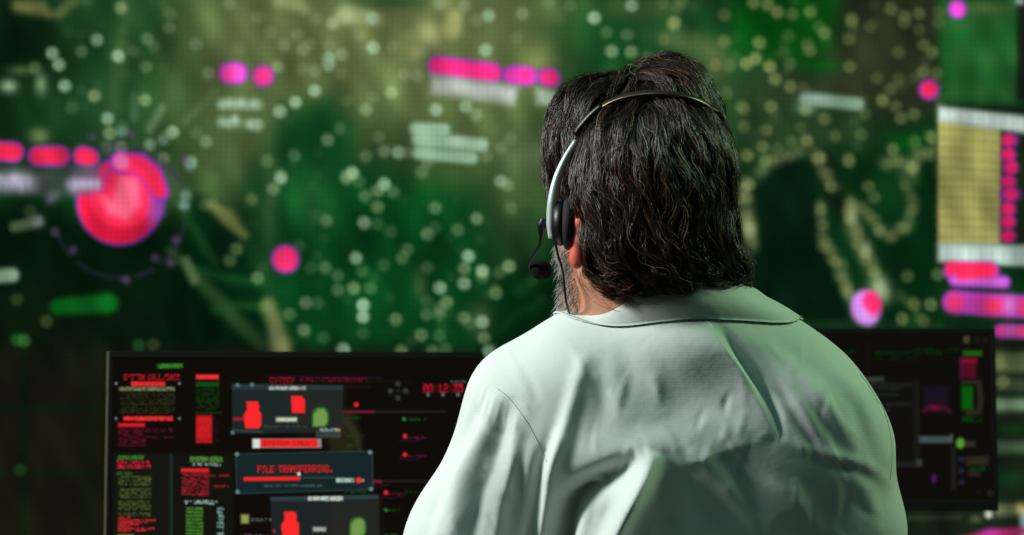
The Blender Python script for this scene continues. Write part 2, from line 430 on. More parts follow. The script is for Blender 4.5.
p.poly([(285, 120), (330, 104), (345, 130), (340, 178), (272, 186)], (14, 66, 32), 0.6, 22)
p.blob(395, 240, 70, 80, (6, 58, 22), 0.45); p.blob(312, 200, 26, 30, (40, 90, 46), 0.5); p.blob(460, 170, 40, 18, (70, 100, 56), 0.5)
p.blob(180, 180, 40, 34, (70, 96, 54), 0.6); p.blob(270, 200, 9, 80, (66, 94, 54), 0.55)
p.blob(130, 100, 70, 80, (58, 88, 46), 0.4)
# lower left: unlit part of the map
p.poly([(-230, 196), (60, 206), (110, 235), (175, 215), (200, 245), (262, 350), (262, 380), (110, 360), (-230, 362)], (5, 24, 10), 0.95, 26)
p.poly([(-230, 345), (520, 352), (520, 900), (-230, 900)], (23, 21, 13), 0.95, 20)
p.blob(60, 320, 90, 46, (14, 22, 10), 0.7)
p.poly([(195, 195), (222, 205), (240, 240), (262, 300), (262, 345), (232, 335), (200, 300), (180, 240)], (3, 34, 14), 0.9, 12)
p.poly([(480, 300), (500, 275), (530, 262), (575, 262), (590, 352), (480, 352)], (4, 36, 14), 0.9, 18)
p.line([(170, 250), (196, 276), (222, 305), (262, 345)], [3, 6, 8, 6], (48, 78, 40), 0.75, 9)
p.line([(190, 268), (222, 277), (262, 283)], 4, (26, 74, 34), 0.7, 9); p.line([(215, 310), (240, 305), (268, 308)], 4, (30, 78, 36), 0.7, 8)
p.line([(185, 215), (200, 240), (215, 262)], 4, (30, 70, 34), 0.6, 9)
p.line([(212, 205), (228, 218), (244, 235)], [5, 8, 4], (112, 120, 66), 0.85, 8); p.line([(186, 260), (194, 280)], [4, 5], (96, 112, 76), 0.75, 6)
p.line([(268, 305), (276, 325), (280, 350)], [7, 8, 10], (118, 126, 78), 0.8, 9); p.blob(283, 345, 9, 9, (150, 152, 100), 0.6)
p.line([(520, 290), (545, 275), (575, 262)], 5, (16, 66, 28), 0.7, 12); p.line([(490, 340), (520, 312), (560, 300)], 4, (14, 60, 26), 0.6, 10)
p.blob(480, 320, 12, 16, (110, 120, 76), 0.55); p.blob(420, 285, 7, 14, (84, 108, 64), 0.6)
# top: coast and city glow
p.line([(18, 6), (40, 8), (48, 14)], [6, 8, 4], (120, 122, 70), 0.85, 9); p.line([(58, 14), (72, 2)], 5, (96, 104, 60), 0.7, 9)
p.line([(280, 0), (295, 3), (305, 10)], [7, 8, 4], (150, 158, 104), 0.8, 9); p.line([(335, 22), (348, 12), (378, 20)], [5, 10, 6], (140, 152, 104), 0.8, 9)
p.blob(347, 15, 8, 9, (176, 190, 140), 0.8); p.blob(427, 34, 11, 11, (196, 206, 146), 0.95); p.blob(424, 34, 20, 18, (150, 152, 90), 0.5)
p.line([(452, 30), (454, 18)], [9, 8], (172, 172, 108), 0.75, 9); p.blob(442, 3, 12, 7, (176, 178, 116), 0.8); p.blob(416, 52, 6, 10, (170, 172, 110), 0.5)
p.blob(541, 58, 10, 12, (176, 178, 116), 0.9); p.blob(541, 55, 20, 24, (146, 150, 84), 0.6); p.blob(545, 12, 40, 12, (116, 128, 76), 0.6)
p.blob(395, 2, 40, 7, (26, 70, 34), 0.6); p.blob(545, 90, 24, 10, (100, 116, 70), 0.5)
p.blob(580, 40, 40, 40, (40, 90, 44), 0.7); p.poly([(575, 0), (740, 0), (760, 60), (740, 150), (560, 120), (585, 40)], (14, 66, 28), 0.8, 40)
p.blob(690, 45, 40, 14, (100, 116, 70), 0.75, 18); p.blob(716, 70, 14, 26, (104, 116, 68), 0.7); p.blob(640, 8, 50, 12, (92, 108, 66), 0.5)
# right: dim continent, coastlines, dark sea
p.poly([(735, -10), (850, -10), (838, 50), (820, 72), (770, 62), (735, 55)], (6, 74, 14), 0.85, 26)
p.poly([(845, -10), (945, -10), (940, 110), (905, 120), (850, 112), (820, 85), (840, 40)], (42, 44, 30), 0.9, 30)
p.blob(790, 90, 60, 24, (52, 62, 38), 0.8); p.blob(755, 130, 34, 40, (52, 74, 42), 0.8); p.blob(870, 55, 50, 40, (44, 60, 34), 0.5)
p.blob(910, 142, 28, 9, (6, 84, 18), 0.9); p.blob(825, 132, 60, 22, (44, 66, 38), 0.8); p.blob(820, 66, 22, 6, (10, 88, 20), 0.7)
p.poly([(935, -60), (1280, -60), (1280, 112), (1020, 104), (940, 100)], (26, 86, 36), 0.9, 12)
for k in range(9): p.blob(945 + 9 * k, 20 + 37 * ((k * 5) % 3), 11, 13, (66, 108, 60), 0.4)
p.blob(985, 8, 28, 6, (100, 118, 66), 0.7); p.rect(1017, -60, 1032, 100, (22, 26, 20), 0.9, 5); p.blob(1020, 1, 5, 4, (190, 210, 200), 0.8)
p.poly([(735, 190), (768, 165), (790, 150), (815, 168), (822, 215), (835, 270), (850, 326), (735, 326)], (6, 26, 14), 0.92, 14)
p.poly([(812, 150), (830, 152), (846, 205), (838, 225), (822, 190)], (18, 30, 18), 0.85, 10)
p.poly([(868, 170), (880, 182), (882, 215), (866, 208), (860, 185)], (18, 60, 28), 0.5, 8)
p.poly([(872, 240), (912, 230), (922, 140), (938, 130), (938, 330), (890, 322), (885, 280)], (6, 40, 16), 0.9, 14)
for a, w, b in (([(746, 180), (745, 215), (752, 246)], [4, 9, 7], 0.85), ([(800, 152), (775, 160), (755, 178)], 6, 0.55), ([(821, 205), (823, 240), (838, 262), (846, 286), (856, 310)], [4, 6, 6, 7, 6], 0.7),
                ([(850, 200), (854, 230), (866, 258), (880, 284), (886, 300)], [5, 9, 8, 8, 6], 0.85), ([(860, 205), (876, 226), (892, 236), (908, 226), (914, 204), (902, 176)], [5, 6, 7, 7, 6, 4], 0.62),
                ([(815, 152), (826, 176), (836, 188)], 6, 0.55), ([(884, 162), (912, 165), (915, 180)], [7, 9, 5], 0.6), ([(918, 155), (936, 150)], 7, 0.6), ([(925, 60), (940, 110), (936, 175)], 4, 0.25)):
    p.line(a, w, (104, 114, 70), b * .55, 9)
    q_ = spline(a, 60); ln_ = np.hypot(*np.diff(q_, axis=0).T).sum()
    for k in range(int(ln_ / 5.5)): j_ = int(59 * k / max(1, ln_ / 5.5)); p.disc(*(q_[j_] + rdc.normal(0, 2.2, 2)), 6.0, (136, 142, 92), b * rdc.uniform(.15, .6), 2.0, ring=.14)
p.blob(748, 228, 7, 10, (166, 176, 126), 0.85); p.blob(852, 216, 6, 10, (166, 176, 126), 0.7); p.blob(866, 250, 6, 9, (170, 182, 140), 0.7); p.blob(880, 290, 12, 12, (150, 174, 142), 0.7)
p.line([(900, 296), (915, 306), (918, 318)], 5, (90, 110, 66), 0.5, 8); p.line([(735, 322), (940, 326)], 4, (36, 74, 36), 0.4, 8)
# right margin below the table and beside the second monitor
p.poly([(990, 330), (1300, 330), (1300, 900), (500, 900), (500, 505), (990, 510)], (22, 32, 20), 0.95, 10)
for y0, y1, c, a in ((352, 372, (96, 116, 72), .75), (378, 390, (54, 68, 50), .7), (399, 411, (110, 136, 108), .75), (441, 453, (78, 104, 76), .75), (504, 516, (104, 112, 78), .7)):
    p.rect(996, y0, 1040, y1, c, a, 7); p.blob(1000, (y0 + y1) / 2, 6, (y1 - y0) / 2, c, 0.5)
p.blob(1012, 430, 14, 6, (18, 60, 22), .7); p.blob(1012, 478, 16, 8, (16, 56, 24), .7); p.line([(900, 519), (960, 517)], 1.5, (66, 72, 50), .7, 5); p.blob(976, 519, 6, 4, (96, 104, 74), .8)
p.disc(988.5, 514.5, 3.6, (190, 196, 180), .9, 3); p.rect(1020, 508, 1040, 600, (170, 200, 205), .85, 5); p.blob(1021, 509, 5, 6, (210, 190, 110), .8)
p.line([(955, 541), (990, 534), (1040, 530)], [2, 4, 4], (190, 40, 110), .85, 6); p.blob(990, 533, 10, 4, (200, 60, 190), .7)
# faint tile joints low on the wall
for x in (24, 92): p.line([(x, 350), (x, 560)], 2.0, (4, 30, 10), .45, 8)
for y in (408, 474): p.line([(-100, y), (110, y)], 2.0, (4, 34, 12), .45, 8)
# light points
L = [(363,24),(510,42),(508,84),(291,120),(443,117),(462,140),(399,153),(355,168),(438,201),(245,155),(177,194),(157,160),(105,204),(283,288),(216,325),(195,258),(435,300),(323,357),(367,382),(319,443),(365,443),(450,432),(494,413),(491,476),(573,487),(619,426),(627,220),(589,132),(718,147),(767,52),(590,400),(518,397),(365,487),(330,400),(690,10)]
dots = [(x / 3.004, y / 3.004, 0) for x, y in L]
L = [(10,52),(180,55),(44,97),(124,104),(84,128),(141,148),(161,132),(219,140),(258,163),(218,175),(218,195),(140,208),(177,213),(257,222),(176,273),(118,307),(273,304),(351,293),(331,329),(406,278),(446,224),(484,228),(252,384),(368,413),(385,454),(331,469),(428,458),(450,458),(115,468),(74,525),(33,484),(273,525),(290,520),(540,330),(698,47),(662,60),(626,17),(553,10),(352,143),(500,155),(470,105),(694,470),(735,445),(765,415),(515,487),(498,517),(7,315),(5,375),(72,335),(66,200),(310,105),(230,70),(260,50),(350,55),(690,150),(630,320),(660,345),(85,142),(215,420),(410,140)]
dots += [(256 + x / 3.004, y / 3.004, 0) for x, y in L]
L = [(756,65),(616,80),(710,213),(690,247),(90,100),(140,430),(73,490),(460,500),(50,365)]
dots += [(x / 3.004, 178 + y / 3.004, 1) for x, y in L]
L = [(52,33),(74,0),(309,10),(328,54),(366,38),(385,18),(412,42),(272,0),(365,87),(365,138),(211,128),(404,160),(538,90),(663,122),(516,168),(537,150),(606,155),(165,270),(208,270),(246,293),(246,337),(293,331),(343,330),(383,262),(320,280),(322,382),(322,417),(515,270),(552,330),(513,370),(573,373),(513,410),(551,392),(551,410),(496,472),(551,474),(570,514),(625,317),(625,272),(680,280),(680,297),(733,283),(625,420),(641,437),(680,432),(685,480),(144,458),(204,480),(322,465),(420,425),(100,410),(150,375),(185,375),(5,300),(720,345),(638,235),(437,520),(530,520),(262,515),(755,20),(765,90),(735,10),(760,265),(440,240),(300,240),(325,135),(130,205),(455,215),(700,520)]
dots += [(256 + x / 3.004, 178 + y / 3.004, 0) for x, y in L]
L = [(30,10),(80,15),(113,42),(160,47),(221,40),(360,62),(360,75),(421,88),(492,28),(538,55),(537,75),(585,45),(650,38),(350,130),(148,120),(52,145),(133,173),(212,148),(220,170),(38,195),(10,213),(85,222),(153,212),(105,265),(353,223),(155,290),(200,295),(518,265),(491,298),(445,262),(463,332),(463,337),(506,355),(525,395),(568,382),(404,380),(91,358),(0,365),(269,397),(190,427),(392,450),(572,475),(497,500),(628,460),(63,490),(112,495),(208,468),(212,472),(160,475),(350,530),(250,530),(8,520),(0,422),(75,435),(205,365),(645,245),(600,240),(600,150),(628,175),(516,175),(585,100),(305,455),(270,110),(250,90),(650,75)]
dots += [(744 + x / 3.343, y / 3.343, 2) for x, y in L]
L = [(296,33),(10,15),(60,30),(350,103),(365,133),(215,22),(245,103),(430,30),(475,50),(525,15),(230,260),(478,433),(525,435),(445,475),(505,480),(545,350),(460,355)]
dots += [(744 + x / 2.814, 150 + y / 2.814, 2) for x, y in L]
L = [(82,50),(63,137),(482,20),(597,12),(650,25),(665,5),(638,80),(636,90),(388,118),(465,128),(408,188),(480,190),(600,146),(788,238),(840,238),(820,55),(930,10),(980,15),(1015,42),(948,155),(900,232),(935,215),(988,245),(1005,290),(990,388),(828,340),(885,392),(345,65),(820,150),(255,20),(178,8),(540,210)]
dots += [(500 + x / 3.657, y / 3.657, 2 if x > 560 else 0) for x, y in L]
dots += [(1000, 363, 2), (1003, 382, 2), (20, 470, 3), (17, 340, 3), (139, 345, 3), (24, 340, 3)]
rd = np.random.default_rng(3)
for k in range(130):                           # the map goes on beyond the picture
    x, y = rd.uniform(-220, 1240), rd.uniform(-160, 330)
    if y < -8 or x < -8 or x > 1032: dots.append((x, y, 2))
    elif rd.random() < 0.0: pass
CT = {0: (142, 162, 118), 1: (112, 128, 80), 2: (120, 132, 80), 3: (40, 96, 44)}
for x, y, t in dots:
    b = rd.choice([0.28, 0.42, 0.62, 0.85]) if t == 0 else rd.choice([0.35, 0.5, 0.65])
    if t == 3: b = 0.6
    c = np.array(CT[t], float) * (0.96 + 0.1 * rd.random())
    if t == 0 and b > 0.7: c = np.array((150, 182, 146.))
    p.disc(x, y, 6.1 + 0.3 * rd.random(), c, b, 1.8, ring=0.14)
# small faint points everywhere on land
for k in range(330):
    x, y = rd.uniform(60, 930), rd.uniform(0, 350)
    if (x < 250 and y > 190) or (735 < x and y > 150): continue
    p.disc(x, y, 5.6, (96, 120, 72), rd.uniform(0.05, 0.2), 2.0)
# left callout: radar circle, ring, banner
for a0, a1 in ((10, 50), (60, 75), (85, 130), (140, 160), (250, 330), (-50, 0)):
    p.line([(120 + 66 * math.cos(math.radians(t)), 212 + 66 * math.sin(math.radians(t))) for t in np.linspace(a0, a1, 9)], 1.4, (70, 50, 96), .5, 4)
for x, y in ((155, 258), (171, 263), (176, 240), (126, 280), (73, 250), (55, 232), (50, 200), (185, 160), (131, 134), (92, 137)): p.disc(x, y, 4.2, (112, 80, 130), .5, 4)
for x, y in ((186, 195), (184, 205), (108, 118), (122, 132), (163, 140), (150, 145), (190, 166)): p.disc(x, y, 5.5, (120, 160, 140), .65, 3)
p.line([(150, 130), (162, 108)], 4, (110, 138, 104), .6, 5); p.line([(134, 118), (134, 96)], 4, (88, 120, 92), .45, 5); p.line([(185, 122), (215, 92)], 4, (96, 118, 70), .5, 6)
p.blob(41, 84, 6, 11, (130, 160, 120), .8); p.blob(8, 86, 9, 7, (150, 176, 140), .85); p.blob(39, 136, 10, 8, (130, 150, 90), .8); p.blob(20, 70, 14, 5, (110, 130, 80), .5)
p.rect(-60, 164, 108, 196, (56, 66, 60), .8, 6)
p.line([(-60, 180), (32, 185)], 8, (110, 112, 122), .7, 7); p.line([(72, 184), (104, 185)], 7, (112, 112, 124), .7, 7); [p.blob(xx, 182 + (xx > 60) + rdc.normal(0, 1.2), 3.4, 7, (182, 178, 198), rdc.uniform(.3, .85)) for xx in (-50, -40, -30, -20, -10, 0, 7, 14, 21, 29, 74, 80, 86, 92, 99, 104)]; p.blob(20, 178, 20, 7, (176, 172, 190), .6); p.blob(86, 183, 12, 6, (172, 172, 190), .6); p.blob(54, 196, 7, 6, (110, 110, 126), .6)
def pill(pts, w, a=1.0, core=(252, 56, 96)):
    p.line(pts, w, (150, 60, 190), a, 4); p.line(pts, np.asarray(w) - 2.4, core, a, 4.5)
pill([(-60, 148), (14, 152)], 10.5, core=(250, 44, 84)); pill([(38, 156), (60, 156)], 10.5, core=(250, 44, 84)); pill([(83, 156), (89, 158)], 10.5, core=(250, 44, 84))
p.blob(116, 168, 12, 20, (110, 70, 150), .5)
p.disc(120, 202, 43.5, (130, 52, 180), 1, 5); p.disc(119, 203, 40.5, (212, 26, 60), 1, 4); p.disc(123, 194, 34, (252, 44, 84), 1, 6); p.poly([(100, 196), (112, 200), (119, 176), (138, 178), (140, 205), (128, 220), (108, 214)], (255, 104, 136), 1, 9)
p.poly([(84, 176), (112, 168), (104, 192), (86, 196)], (120, 60, 140), .55, 9); p.poly([(150, 196), (164, 190), (164, 214), (148, 226)], (150, 80, 180), .8, 8)
p.line([(121, 163), (139, 164), (152, 174), (160, 192)], [11.5, 11.5, 11.5, 9.5], (150, 50, 190), 1, 4); p.line([(122, 163), (139, 165), (151, 175), (159, 191)], [9, 9, 9, 7], (252, 46, 92), 1, 4); p.disc(121, 162, 8, (230, 120, 180), .9, 5)
p.poly([(70, 166), (101, 164), (98, 180), (88, 194), (72, 196)], (84, 78, 88), .8, 7); p.line([(72, 184), (97, 185)], 5, (130, 128, 144), .6, 6); [p.blob(xx, 184, 3.2, 6, (182, 178, 198), .7) for xx in (76, 83, 90, 97)]
# other callouts
pill([(229, 73), (237, 73)], 11, core=(236, 78, 190)); p.blob(228, 74, 6, 6, (255, 66, 120), .7)
p.disc(263, 76, 11, (150, 60, 180), 1, 4); p.disc(263, 76, 8.6, (250, 60, 140), 1, 4)
for x0, x1, y in ((222, 256, 104), (222, 240, 122), (250, 256, 124)): p.line([(x0, y), (x1, y + 1)], 5, (140, 172, 140), .55, 6); [p.blob(xx, y + rdc.normal(0, 1), 3.6, 5, (186, 218, 194), rdc.uniform(.3, .85)) for xx in np.arange(x0, x1 + 1, 6.5)]
pill([(438, 66), (492, 73)], 10.5, core=(253, 48, 132)); pill([(512, 75), (528, 76)], 9.8, core=(232, 60, 170)); p.blob(526, 75, 6, 6, (253, 48, 120), .8); pill([(547, 77), (551, 78)], 9.6, core=(250, 52, 130))
p.poly([(431, 73), (520, 86), (514, 106), (431, 94)], (150, 160, 148), .9, 7)
for x in range(438, 512, 9): p.blob(x, 84 + (x - 438) * .13, 5, 6, (205, 212, 208), .55)
p.poly([(536, 88), (560, 92), (560, 108), (536, 104)], (160, 176, 156), .85, 7)
for (a, b, w) in (((416, 129), (444, 130), 6.5), ((418, 140), (482, 145), 6.5), ((418, 153), (472, 158), 6)): p.line([a, b], w, (166, 204, 172), .85, 5)
p.blob(457, 141, 10, 6, (204, 230, 210), .6)
p.blob(525, 155, 22, 15, (130, 156, 116), .5)
p.line([(806, 99), (858, 104)], 6.5, (132, 162, 140), .85, 5); p.blob(806, 108, 10, 7, (132, 166, 136), .7); p.blob(812, 98, 12, 5, (170, 200, 190), .5)
for x, y, r, c in ((285.5, 259, 14.5, (252, 52, 110)), (929, 89.5, 10.5, (250, 44, 96)), (957.5, 9, 9.5, (225, 70, 190))):
    p.disc(x, y, r, (140, 60, 180), 1, 4); p.disc(x, y, r - 2.6, c, 1, 4.5)
p.disc(866, 308, 15, (200, 130, 225), 1, 5, ry=18, ang=-12); p.disc(872, 303, 9, (240, 40, 100), .95, 6, ry=12, ang=-18); p.blob(862, 316, 8, 7, (214, 160, 232), .7)
p.line([(12, 275), (-4, 276)], 7, (150, 180, 150), .85, 5); p.line([(15, 227), (38, 221)], 5.5, (110, 130, 92), .7, 5); p.blob(37, 222, 6, 6, (130, 120, 150), .6)
p.line([(58, 307), (84, 305), (108, 303)], [8, 9, 10], (8, 104, 26), .85, 7); p.blob(95, 304, 14, 8, (22, 124, 44), .6)
# right data table
p.rect(936, 106, 1060, 250, (20, 34, 20), 1, 3)
p.poly([(938, 120), (1000, 129), (1000, 244), (938, 244)], (158, 156, 90), 1, 3)
for k in range(12): p.line([(938, 128 + k * 9.8), (1000, 133 + k * 9.6)], 1.3, (112, 116, 62), .5, 4)
for x in (957, 978, 990): p.line([(x, 124), (x, 244)], 1.0, (190, 184, 110), .3, 4)
p.poly([(938, 106), (1060, 120), (1060, 138), (938, 121)], (164, 182, 172), 1, 5); p.poly([(938, 243), (1060, 246), (1060, 268), (938, 262)], (160, 184, 170), 1, 5)
for k in range(9): p.blob(943 + 11 * k, 114 + 1.3 * k, 4, 5, (214, 226, 230), .5); p.blob(943 + 11 * k, 252 + .6 * k, 4, 6, (214, 226, 230), .5)
for k in range(8):
    y = 140 + 13.6 * k + (1 if k % 2 else 0); p.disc(1008 + (2 if k in (0, 2, 4) else 0), y, 8.5 + (2.5 if k == 4 else 0), (120, 40, 130), .95, 4, ry=7.5); p.disc(1008 + (3 if k in (2, 4) else 0), y, 6, (206, 30, 80), .95, 5)
pill([(953, 271), (990, 271)], 9.5, core=(246, 44, 84)); pill([(955, 280), (1004, 282)], 6.5, core=(190, 90, 190)); p.poly([(944, 262), (990, 264), (992, 277), (960, 280)], (248, 42, 80), .95, 6)
pill([(954, 302), (1040, 308)], 11.5, core=(176, 60, 160)); p.blob(955, 303, 8, 9, (240, 50, 90), .9); p.blob(993, 306, 12, 9, (240, 50, 80), .9); p.blob(1010, 306, 7, 10, (210, 130, 210), .8); p.blob(1022, 308, 5, 8, (240, 50, 90), .8)
pill([(1001, 331), (1040, 332)], 7, core=(230, 60, 110)); p.blob(1010, 331, 7, 6, (190, 110, 210), .8)
for k in range(14):                            # uneven brightness of the tiles' picture
    q_ = rd.normal(size=2); q_ /= np.hypot(*q_); p.c *= (1 + .035 * np.sin((wpx * q_[0] + wpy * q_[1]) / rd.uniform(4, 22) + rd.uniform(0, 6)))[:, None]
video_wall = empty('video_wall', ((w00[0] + w10[0]) / 2, WY + 0.1, 0.0), 'huge video wall across the back showing a green dotted world map with pink alerts', 'video wall')
regs = [('alert_radar', in_disc(121, 200, 47), 'large red radar alert circle'),
        ('alert_dot', in_disc(285.5, 259, 17), None), ('alert_dot', in_disc(929, 89.5, 13), None), ('alert_dot', in_disc(957.5, 9, 12), None), ('alert_dot', in_disc(866, 308, 19), None), ('alert_dot', in_disc(263, 76, 13), None),
        ('map_caption', in_poly((-70, 134), (100, 143), (100, 198), (-70, 198)), 'caption with red headings'), ('map_caption', in_poly((427, 52), (562, 68), (562, 110), (427, 98)), 'caption with a pink heading'),
        ('map_caption', in_poly((408, 120), (490, 132), (480, 168), (408, 160)), 'two pale lines of print'), ('map_caption', in_poly((216, 60), (248, 60), (258, 96), (258, 132), (216, 132)), None), ('map_caption', in_poly((795, 90), (868, 96), (868, 114), (795, 118)), 'pale single line of print'),
        ('data_table', in_poly((935, 102), (1300, 138), (1300, 340), (990, 340), (935, 316)), 'tall olive data table with pink figures')]
split_display(WP, WF, wpx, wpy, s2l(np.clip(p.c, 0, 1)), regs, 'display_panel', video_wall, M_wallscreen)
cx_, hx = (w00[0] + w10[0]) / 2, (w10[0] - w00[0]) / 2
z0, z1 = w00[2], w01[2]
bars = [box_vf((cx_, WY + 0.05, (z0 + z1) / 2), (2 * hx + .06, .09, z1 - z0 + .06), .01)]
make('cabinet', *bars[0], M_plastic, video_wall, smooth=False)
make('plinth', *box_vf((cx_, WY + 0.1, z0 / 2 - .02), (2 * hx - .1, .2, z0 - .04), .01), M_plastic, video_wall, smooth=False)

# ------------------------------------------------------------------ the two monitors
def monitor(corner_px, right_px, top_py, depth_l, depth_r, width_px, label, paint_fn, regions_fn, deskz, bottom_py=None, res=0.0011, bez=(.007, .007, .010, .020), leaf_trim=True, split_name='screen'):
    a = on_world_plane_y(corner_px, top_py[0], depth_l); b = on_world_plane_y(right_px, top_py[1], depth_r)
    zt = (a[2] + b[2]) / 2; a[2] = b[2] = zt
    W = np.linalg.norm(b - a); u = (b - a) / W; n = np.cross(u, [0, 0, 1.0])       # n points at the viewer (-y)
    if n[1] > 0: n = -n
    if bottom_py: H = zt - on_world_plane_y(right_px, bottom_py, depth_r)[2]
    else: H = (W - bez[0] - bez[1]) * 9 / 16 + bez[2] + bez[3]
    up = np.array([0, 0, 1.0]); mid = a + u * W / 2
    root = empty('monitor', (mid[0] - n[0] * .06, mid[1] - n[1] * .06, deskz), label, 'monitor')
    R = np.stack([u, -n, up], 1)
    def fr(x0, x1, z0, z1, y0, y1, bev):          # box in panel coordinates (x from left, z down from top, y away from viewer)
        c = a + u * (x0 + x1) / 2 - n * (y0 + y1) / 2 - up * (z0 + z1) / 2
        return box_vf(c, (x1 - x0, y1 - y0, z1 - z0), bev, R)
    l, r, t, bt = bez
    make('bezel', *merge([fr(0, W, 0, t, -.002, .012, .0015), fr(0, W, H - bt, H, -.002, .012, .0015), fr(0.0006, l, t, H - bt, -.002, .012, .001), fr(W - r, W, t, H - bt, -.002, .012, .001)]), M_bezel, root, smooth=False)
    if leaf_trim: make('side_trim', *fr(-.0022, .0012, .001, H - .001, -.0030, .012, .0006), M_trim, root, smooth=False)['label'] = 'pale metal edge strip'
    make('back_shell', *merge([fr(.001, W - .001, .001, H - .001, .012, .024, .004), fr(W * .25, W * .75, H * .3, H * .85, .02, .05, .012)]), M_plastic, root, smooth=False)
    # the stand
    zb = zt - H * .62; c = mid - n * .062
    neck = box_vf((c[0], c[1], (zb + deskz + .01) / 2), (.06, .018, zb - deskz - .01), .006, None)
    make('stand_neck', *neck, M_plastic, root, smooth=False)
    base, fb = lathe_vf((c[0], c[1], deskz), (0, 0, 1), [(.0, 0), (.115, 0), (.12, .004), (.115, .010), (.03, .014), (0, .014)], 40)
    make('stand_base', base, fb, M_plastic, root)
    p00 = a + u * l - up * (H - bt); p10 = a + u * (W - r) - up * (H - bt); p01 = a + u * l - up * t
    nu = int((W - l - r) / res); nv = int((H - t - bt) / res)
    P, f = grid_plane(p00, p10, p01, nu, nv); px, py = px_of(toV(P))
    pa = paint_fn(px, py)
    scr = split_display(P, f, px, py, s2l(np.clip(pa.c, 0, 1)), regions_fn, split_name, root, M_screen)
    return root
def paint_left(px, py):
    q = Paint(px, py, (15, 11, 7)); RED = (236, 36, 40); DG = (62, 84, 40)
    for k in range(40): q.blob(rng.uniform(110, 480), rng.uniform(360, 560), 40, 26, (17, 15, 10), .3)
    q.rect(262, 381, 410, 382, (46, 20, 24), .5)
    # left column
    q.rect(157, 363.5, 183, 368.5, (26, 84, 26), .9, 1.6); q.scribble(157, 183, 366, 4, (70, 150, 56), .8, seed=1)
    q.text(124, 374.5, 3.5, 6, 'SYSTEM CALL/3003', (190, 28, 40), .95); q.rect(131, 381.5, 165, 386, RED, .85, 1.5); q.scribble(131, 165, 384, 4, (255, 60, 60), .6, seed=3)
    q.rect(119, 386.8, 175, 391.2, (88, 92, 60), .8, 1.4); q.scribble(119, 175, 389, 4, (170, 180, 140), .5, seed=4, cell=2.4)
    for k in range(10): q.scribble(120, 175, 394 + 2.1 * k, 1.5, (58, 66, 36), .75, seed=10 + k)
    q.rect(123, 416.3, 173, 420.6, RED, .85, 1.5); q.scribble(123, 173, 418.5, 4, (255, 70, 66), .6, seed=5); q.rect(118, 423, 145, 427, (228, 30, 36), .9, 1.5)
    for k in range(9): q.scribble(118, 146 + 28 * (k in (0, 1, 4)), 429 + 2.1 * k, 1.7, (112, 20, 48), .8, seed=30 + k)
    for x in (116, 179.5):
        for y in (383.5, 418.5): q.disc(x, y, 1.5, (96, 130, 130), .9, 1)
    q.rect(196, 374.5, 218.5, 379.5, RED, .95, 1.5); q.scribble(196, 219, 377, 4, (255, 70, 70), .6, seed=8); q.rect(196, 382, 219, 386.5, (14, 84, 20), .9, 1.5)
    for k in range(10): q.scribble(196, 219, 388.6 + 2.3 * k, 1.8, (10, 62, 18), .85, seed=50 + k)
    q.rect(195, 412, 222, 413.6, (26, 60, 24), .8, 1)
    q.rect(196, 415.5, 212, 443, (226, 32, 36), .88, 1.5)
    for k in range(12): q.scribble(196, 213, 417 + 2.3 * k, 1.0, (110, 14, 18), .6, seed=70 + k)
    for k in range(9): q.scribble(213, 219, 418 + 2.8 * k, 1.6, (44, 18, 44), .8, seed=90 + k)
    # lower left panes
    q.rect(113, 453, 171, 600, (22, 25, 19), .8, 2); q.rect(174, 453, 234, 600, (20, 22, 16), .8, 2); q.rect(170, 454, 173, 600, (30, 50, 50), .9, 1.6)
    q.rect(118, 455.5, 143.5, 459.5, (38, 100, 28), .85, 1.4); q.scribble(118, 144, 457.5, 4, (70, 150, 50), .5, seed=100)
    for y in (462.4, 466.6): q.scribble(117, 151, y, 3.6, (222, 34, 56), .95, seed=int(y), fill=.95)
    q.scribble(117, 132, 473, 3.4, (40, 112, 32), .9, seed=104)
    for k in range(20):
        if k % 6 != 5: q.scribble(118.5, 151, 476.5 + 2.05 * k, 1.7, (88, 104, 48), .85, seed=110 + k)
    for k in range(7): q.scribble(118.5, 130 + 14 * ((k * 3) % 4) / 1.6, 518 + 2.1 * k, 2.0, (222, 40, 48), .95, seed=140 + k, fill=.95)
    q.rect(118, 534, 134, 537, (130, 124, 50), .8, 1.2)
    for k in range(20): q.scribble(118.5, 150, 540 + 2.05 * k, 1.7, (88, 104, 48), .8, seed=150 + k)
    q.rect(190, 457, 223, 461.5, (60, 106, 36), .85, 1.4); q.text(190, 456.8, 3, 5, 'SYSTEM CALL', (110, 180, 70), .7); q.scribble(193, 221, 464.2, 3.4, (150, 180, 170), .95, seed=171)
    q.rect(181, 468.5, 209, 472, RED, .95, 1.4)
    for k in range(11): q.scribble(181.5, 209 + (20 if k in (1, 6) else 0), 473.5 + 2.1 * k, 1.9, (168, 32, 44), .9, seed=180 + k, fill=.9)
    q.scribble(185, 217, 502.4, 3.8, (150, 182, 176), .95, seed=199)
    for k in range(16):
        q.rect(186, 507.3 + 3.6 * k, 203, 510 + 3.6 * k, (50, 108, 34), .85, 1); q.scribble(186, 203, 508.7 + 3.6 * k, 2.6, (104, 160, 62), .5, seed=220 + k); q.scribble(217, 224, 508.7 + 3.6 * k, 2.8, (140, 182, 176), .9, seed=240 + k)
    # top middle heading
    q.text(270, 377.5, 4.2, 7.5, 'SYSTEM', (170, 20, 34), .8); q.scribble(300, 368, 379.5, 4, (120, 16, 36), .85, seed=260); q.line([(266, 376), (382, 378)], .7, (54, 22, 60), .6, 1.5); q.line([(290, 386), (370, 387)], .7, (60, 20, 40), .6, 2)
    # map behind the windows
    q.poly([(322, 414), (352, 410), (362, 440), (352, 455), (330, 452)], (48, 50, 26), .6, 8); q.line([(345, 420), (356, 434), (360, 450)], 3, (58, 52, 34), .6, 4)
